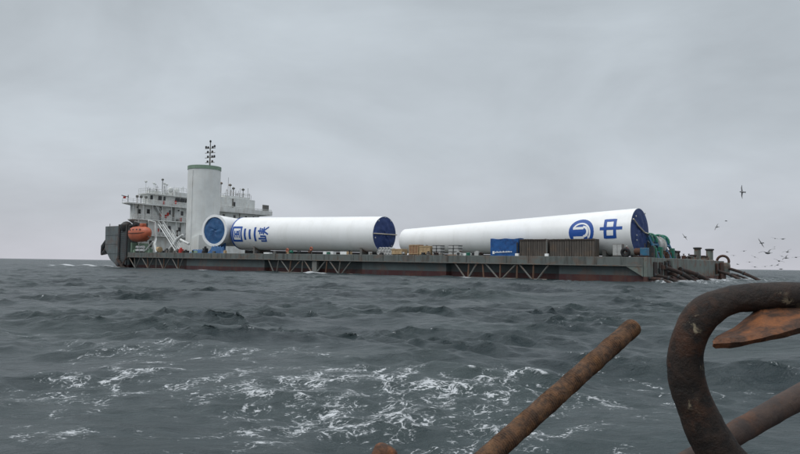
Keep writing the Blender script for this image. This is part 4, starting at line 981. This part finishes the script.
# ------------------------------------------------------------------ gulls
def gull(px, py, Y, span, dih, bank, yaw, pitch, label, fold=.35):
    """body, two bent wings, tail; span in metres"""
    k = span / 1.3
    root = empty('gull', Matrix.Translation(at(px, py, Y)) @ Matrix.Rotation(yaw, 4, 'Z') @ Matrix.Rotation(pitch, 4, 'X') @ Matrix.Rotation(bank, 4, 'Y') @ Matrix.Scale(k, 4),
                 label=label, cat='gull', group='gulls flying behind the ship')
    MB().lathe([(.01, -.26), (.05, -.2), (.085, -.05), (.08, .08), (.05, .17), (.05, .22), (.03, .27), (.008, .33)], 10, Matrix.Rotation(-PI / 2, 4, 'X')).build('body', M['gull'], root, smooth=True)
    MB().add([(-.03, -.2, .01), (.03, -.2, .01), (.09, -.38, 0), (-.09, -.38, 0), (-.03, -.2, -.01), (.03, -.2, -.01), (.08, -.37, -.012), (-.08, -.37, -.012)],
             [(0, 1, 2, 3), (4, 7, 6, 5), (0, 4, 5, 1), (1, 5, 6, 2), (2, 6, 7, 3), (3, 7, 4, 0)]).build('tail', M['gull'], root)
    for sg in (1, -1):
        st_ = []; n = 7
        for i in range(n):
            u = i / (n - 1); x = .05 + u * .6
            z = math.sin(min(u, .45) / .45 * PI / 2) * .45 * math.tan(dih) * .6 + max(0, u - .45) * math.tan(dih - fold) * .6
            lead = .12 + .06 * math.sin(u * PI * .9) - .14 * max(0, u - .5); ch = .17 * (1 - u ** 2 * .85)
            st_.append((x * sg, lead, z, ch))
        def wing(i0, i1):
            v = []; f = []
            for x, ly, z, ch in st_[i0:i1]:
                v += [(x, ly, z + .004), (x, ly - ch * .4, z + .02 * (1 - abs(x))), (x, ly - ch, z - .004), (x, ly - ch * .4, z - .012)]
            m = i1 - i0
            for i in range(m - 1):
                for q in range(4): f.append((i * 4 + q, i * 4 + (q + 1) % 4, (i + 1) * 4 + (q + 1) % 4, (i + 1) * 4 + q))
            f += [(0, 1, 2, 3), tuple(range(4 * m - 4, 4 * m))]
            return MB().add(v, f)
        wo_ = wing(0, 6).build('wing', M['gull'], root)
        wing(5, 7).build('wing_tip', M['gullt'], wo_)
R = math.radians
G = [(742.3, 192, 62, 1.35, 10, 78, 20, 10, 'gull banked upright, highest in the sky'),
     (726.2, 221, 110, 1.0, 20, 0, 70, 0, 'small gull high above the stern bollards, below the highest gull'),
     (717, 227, 95, 1.3, 8, -50, 30, 0, 'gull tilted up to the right, above the stern bollards'),
     (685, 237, 95, 1.3, 8, 50, 10, 0, 'gull tilted down to the right, just right of the winch wheels'),
     (659, 236.5, 88, 1.0, 32, 0, 20, 0, 'gull with raised wings hovering between the winch wheels'),
     (761.5, 243, 80, 1.4, 6, 55, 10, 0, 'steeply banked gull above the big wide winged gull'),
     (768, 253, 62, 1.75, 34, -14, 5, 0, 'largest gull, wings spread in a wide V low over the water'),
     (775, 238.5, 95, 1.1, 12, 14, -20, 0, 'left of two level gulls near the right edge'),
     (783, 239, 92, 1.2, 14, -6, 20, 0, 'right of two level gulls near the right edge'),
     (787.5, 252, 78, 1.2, 34, -20, 0, 0, 'gull with raised wings near the right edge, above a flying pair'),
     (786, 258, 75, 1.2, 22, -30, 25, 0, 'right gull of the low pair under the raised wing gull'),
     (779, 261, 78, 1.3, 18, 18, -10, 0, 'left gull of the low pair under the raised wing gull'),
     (777.5, 265, 105, 1.2, 8, -28, 10, 0, 'gull gliding just above the horizon near the right edge'),
     (727.3, 252, 135, 1.1, 8, 10, 60, 0, 'faint small gull right of the fairlead ring'),
     (744, 251, 115, 1.2, 12, -8, 10, 0, 'faint gull halfway between fairlead ring and largest gull'),
     (733.6, 255.5, 125, 1.1, 10, 4, 0, 0, 'faint level gull close right of the fairlead ring'),
     (737.8, 264.3, 110, .9, 14, 12, 50, 0, 'dark small gull just above the horizon near the trailing pipes'),
     (754.8, 257, 115, 1.3, 8, 26, -15, 0, 'faint gull left below the largest gull'),
     (749.5, 262, 135, 1.4, 6, -2, 0, 0, 'faint level gull low left of the largest gull'),
     (755, 267, 130, 1.4, 8, 10, 10, 0, 'faint gull skimming the horizon left of the largest gull'),
     (765, 266.5, 135, 1.3, 14, -8, -10, 0, 'faint gull skimming the horizon below the largest gull'),
     (771.5, 265.6, 140, 1.2, 10, -16, 20, 0, 'faint gull skimming the horizon right below the largest gull'),
     (774.5, 247, 130, .8, 16, -16, 10, 0, 'tiny gull right above the largest gull'),
     (796, 257.3, 115, 1.5, 8, -4, 0, 0, 'gull at the very right edge of the picture'),
     (781, 269, 95, 1.2, 6, 0, 80, 0, 'dark gull gliding across the horizon line at the right'),
     (782, 256.3, 110, .9, 10, 20, 0, 0, 'tiny gull just above the low flying pair')]
for px, py, Y, span, dih, bank, yaw, pit, lb in G:
    gull(px, py, Y, span, R(dih), R(bank), R(yaw), R(pit), lb, R(dih * 1.1))

# ------------------------------------------------------------------ foreground: rusty anchor on the small boat's bow
def iron(name, c1, c2, c3, scale=14.0, bump=.7, patch=.5, pale=None):
    m = bpy.data.materials.new(name); m.use_nodes = True; t = m.node_tree; b = t.nodes['Principled BSDF']; L = t.links.new
    co = N(t, 'ShaderNodeTexCoord')
    def nz(sc, det=8, ro=.65, di=.3):
        n = N(t, 'ShaderNodeTexNoise'); n.inputs['Scale'].default_value = sc; n.inputs['Detail'].default_value = det
        n.inputs['Roughness'].default_value = ro; n.inputs['Distortion'].default_value = di; L(co.outputs['Object'], n.inputs['Vector']); return n.outputs[0]
    a, c, d = nz(scale), nz(scale * .35, 5), nz(scale * 6, 4)
    r1 = N(t, 'ShaderNodeMapRange'); L(a, r1.inputs[0]); r1.inputs[1].default_value = .42; r1.inputs[2].default_value = .6
    r2 = N(t, 'ShaderNodeMapRange'); L(c, r2.inputs[0]); r2.inputs[1].default_value = patch; r2.inputs[2].default_value = patch + .12
    m1 = N(t, 'ShaderNodeMix', data_type='RGBA'); m1.inputs[6].default_value = (*c1, 1); m1.inputs[7].default_value = (*c2, 1); L(r1.outputs[0], m1.inputs[0])
    mm = N(t, 'ShaderNodeMath', operation='MULTIPLY'); L(r2.outputs[0], mm.inputs[0]); L(d, mm.inputs[1])
    m2 = N(t, 'ShaderNodeMix', data_type='RGBA'); L(m1.outputs[2], m2.inputs[6]); m2.inputs[7].default_value = (*c3, 1); L(mm.outputs[0], m2.inputs[0])
    out = m2.outputs[2]
    if pale:
        e = nz(scale * 1.6, 6, .7, .6); r3 = N(t, 'ShaderNodeMapRange'); L(e, r3.inputs[0]); r3.inputs[1].default_value = .55; r3.inputs[2].default_value = .62
        g = nz(scale * .3, 2); r4 = N(t, 'ShaderNodeMapRange'); L(g, r4.inputs[0]); r4.inputs[1].default_value = .60; r4.inputs[2].default_value = .68
        q = N(t, 'ShaderNodeMath', operation='MULTIPLY'); L(r3.outputs[0], q.inputs[0]); L(r4.outputs[0], q.inputs[1])
        m3 = N(t, 'ShaderNodeMix', data_type='RGBA'); L(out, m3.inputs[6]); m3.inputs[7].default_value = (*pale, 1); L(q.outputs[0], m3.inputs[0]); out = m3.outputs[2]
    L(out, b.inputs['Base Color'])
    b.inputs['Roughness'].default_value = .72; b.inputs['Specular IOR Level'].default_value = .35
    ad = N(t, 'ShaderNodeMath', operation='ADD'); L(a, ad.inputs[0]); q = N(t, 'ShaderNodeMath', operation='MULTIPLY'); L(d, q.inputs[0]); q.inputs[1].default_value = .35; L(q.outputs[0], ad.inputs[1])
    bp = N(t, 'ShaderNodeBump'); bp.inputs['Strength'].default_value = bump; bp.inputs['Distance'].default_value = .006; L(ad.outputs[0], bp.inputs['Height']); L(bp.outputs[0], b.inputs['Normal'])
    return m
M['iron'] = iron('old_dark_iron', (0.014, 0.011, 0.0095), (0.030, 0.020, 0.015), (0.085, 0.036, 0.018), 34, 1.0, .52, pale=(0.22, 0.19, 0.13))
M['irons'] = iron('grey_brown_iron', (0.040, 0.029, 0.025), (0.065, 0.042, 0.032), (0.14, 0.055, 0.02), 16, .8, .55)
M['irono'] = iron('orange_rusted_iron', (0.045, 0.024, 0.015), (0.125, 0.054, 0.026), (0.30, 0.105, 0.03), 34, 1.0, .48)
M['ironb'] = iron('brown_rusted_bar', (0.052, 0.030, 0.018), (0.130, 0.066, 0.032), (0.20, 0.10, 0.04), 60, 1.0, .5)

from mathutils import noise as mnoise
def forge(pts, rad, n=28, sub=8, rough=.0018, seed=0, sq=1.0, rnd=True):
    """swept bar through smoothed points with uneven forged surface and rounded ends"""
    P = [Vector(p) for p in pts]; out = []; rr_ = []
    for i in range(len(P) - 1):
        p0, p1, p2, p3 = P[max(i - 1, 0)], P[i], P[i + 1], P[min(i + 2, len(P) - 1)]
        for k in range(sub):
            t = k / sub
            out.append(.5 * ((2 * p1) + (p2 - p0) * t + (2 * p0 - 5 * p1 + 4 * p2 - p3) * t * t + (3 * p1 - p0 - 3 * p2 + p3) * t ** 3))
            rr_.append(rad[i] + (rad[i + 1] - rad[i]) * (t * t * (3 - 2 * t)))
    out.append(P[-1]); rr_.append(rad[-1])
    if rnd:
        d = (out[-1] - out[-2]).normalized(); R_ = rr_[-1]
        for a in (20, 45, 65, 82): out.append(P[-1] + d * R_ * .55 * math.sin(R(a))); rr_.append(R_ * (math.cos(R(a)) * .75 + .25) if a < 80 else R_ * .3)
    mb = MB(); mb.path(out, rr_, n, sq=sq)
    mb.v = [tuple(Vector(q) + Vector((mnoise.noise(Vector(q) * 22 + Vector((seed, 0, 0))), mnoise.noise(Vector(q) * 22 + Vector((0, seed + 5, 0))), mnoise.noise(Vector(q) * 22 + Vector((0, 0, seed + 9))))) * rough * 2.2
                   + Vector((mnoise.noise(Vector(q) * 90), mnoise.noise(Vector(q) * 90 + Vector((7, 0, 0))), mnoise.noise(Vector(q) * 90 + Vector((0, 7, 0))))) * rough) for q in mb.v]
    return mb
anchor = empty('boat_anchor', at(735, 470, 1.30), label='big dark rusty iron anchor with curved arm in the right foreground', cat='anchor')
AI = anchor.matrix_world.inverted()
def A(px, py, Y): return AI @ at(px, py, Y)
arm = [(775, 520, 1.30), (742, 480, 1.30), (716, 448, 1.30), (697, 410, 1.30), (686, 374, 1.30), (688, 342, 1.29), (703, 314, 1.28), (730, 300.5, 1.27), (765, 296.5, 1.26), (805, 296.5, 1.25), (850, 301, 1.24), (900, 319, 1.23)]
rad = [.046, .044, .040, .036, .034, .032, .0320, .0268, .0265, .0270, .028, .028]
rad = [x * 1.0 for x in rad]
forge([A(*p) for p in arm], rad, 36, 12, .0009, 1).build('arm', M['iron'], anchor, smooth=True)
# shank crossing behind the arm
forge([A(560, 552, 1.10), A(690, 462, 1.36), A(735, 434, 1.42), A(800, 396, 1.52), A(900, 337, 1.70)], [.024, .024, .0245, .026, .027], 24, 10, .0012, 3)  .build('shank', M['irons'], anchor, smooth=True)
# palm: thick tapering plate forged to the inside of the arm
cols = [((712.8, 346.5), (712.8, 341), (713.5, 339.5)), ((715.5, 348.6), (715.5, 338.6), (717, 336.5)), ((730, 348.5), (730, 337.5), (734, 327.5)), ((745, 345.5), (745, 336.5), (749, 315)),
        ((762, 342), (762, 332.5), (760, 304)), ((785, 337), (785, 327), (788, 301)), ((820, 329), (820, 317), (830, 298)), ((880, 312), (880, 299), (890, 300))]
fine_ = []
for i in range(len(cols) - 1):
    for k in range(6):
        t_ = k / 6; fine_.append([tuple(a + (b - a) * t_ for a, b in zip(p, q)) for p, q in zip(cols[i], cols[i + 1])])
fine_.append(list(cols[-1]))
v = []; sec = 0
for b_, t_, u_ in fine_:
    mid1 = tuple(t_[i] + (u_[i] - t_[i]) * .35 + (0, 1.2)[i] for i in (0, 1)); mid2 = tuple(t_[i] + (u_[i] - t_[i]) * .7 + (0, 1.0)[i] for i in (0, 1))
    ringp = [A(*b_, 1.165), A(b_[0], b_[1] * .5 + t_[1] * .5, 1.158), A(*t_, 1.165), A(*mid1, 1.20), A(*mid2, 1.235), A(*u_, 1.265), A(u_[0], u_[1] + 4, 1.30), A(b_[0], b_[1] - 1, 1.20)]
    sec = len(ringp); v += [p + Vector((mnoise.noise(p * 45), mnoise.noise(p * 45 + Vector((5, 0, 0))), mnoise.noise(p * 45 + Vector((0, 5, 0))))) * .0022 for p in ringp]
f = [tuple(range(sec)), tuple(range(len(v) - sec, len(v)))]
for i in range(len(fine_) - 1):
    for k in range(sec): f.append((i * sec + k, i * sec + (k + 1) % sec, (i + 1) * sec + (k + 1) % sec, (i + 1) * sec + k))
MB().add(v, f).build('palm', M['irono'], anchor, smooth=True)
# loose bar
bar = empty('iron_bar', at(480, 470, 1.25), label='brown rusty iron bar slanting up from the bottom middle', cat='bar')
BI = bar.matrix_world.inverted()
pts = [(415, 522, 1.40), (633, 327, 1.78)]
P0, P1 = at(*pts[0]), at(*pts[-1])
mb = MB(); k = 640; pp = []; rr2 = []
for i in range(k + 1):
    t = i / k; pp.append(BI @ P0.lerp(P1, t)); rr2.append(.0245 - .0008 * t + .0011 * math.sin(i * 1.3) * (.6 + .4 * math.sin(i * .093)) + .0008 * mnoise.noise(Vector((i * .09, 0, 0))))
d = (pp[-1] - pp[-2]).normalized()
for a in (30, 60, 85): pp.append(BI @ P1 + d * .007 * math.sin(R(a))); rr2.append(.0235 * (.72 + .28 * math.cos(R(a))))
mb.path(pp, rr2, 24); mb.v = [tuple(Vector(q) + Vector((mnoise.noise(Vector(q) * 40), mnoise.noise(Vector(q) * 40 + Vector((9, 0, 0))), mnoise.noise(Vector(q) * 40 + Vector((0, 9, 0))))) * .0009) for q in mb.v]
mb.build('bar_shaft', M['ironb'], bar, smooth=True)
stub = empty('iron_stub', at(384, 480, 1.30), label='rounded rusty iron bar end peeping up at the bottom edge', cat='bar')
SI = stub.matrix_world.inverted()
forge([SI @ at(360, 520, 1.30), SI @ at(376, 476, 1.31), SI @ at(386, 452, 1.32)], [.025, .025, .0245], 22, 10, .0016, 8).build('bar_end', M['irono'], stub, smooth=True)

# the small boat's foredeck that the bars and the anchor rest on, below the picture
fb = empty('fishing_boat', Matrix.Translation((0.2, -2.2, 0)), label='blue steel foredeck of a small boat under the rusty anchor', cat='boat')
hp = [(-1.7, -4.5), (1.9, -4.5), (2.1, 1.0), (1.9, 3.2), (1.3, 3.86), (-1.0, 3.86), (-1.6, 3.2), (-1.8, 1.0)]
MB().prism(hp, -.5, 1.60).build('hull', M['boat'], fb, bevel=.03)
MB().prism([(x * .97, y * .985) for x, y in hp], 1.604, 1.66).build('deck_plate', M['rustd'], fb, bevel=.01)
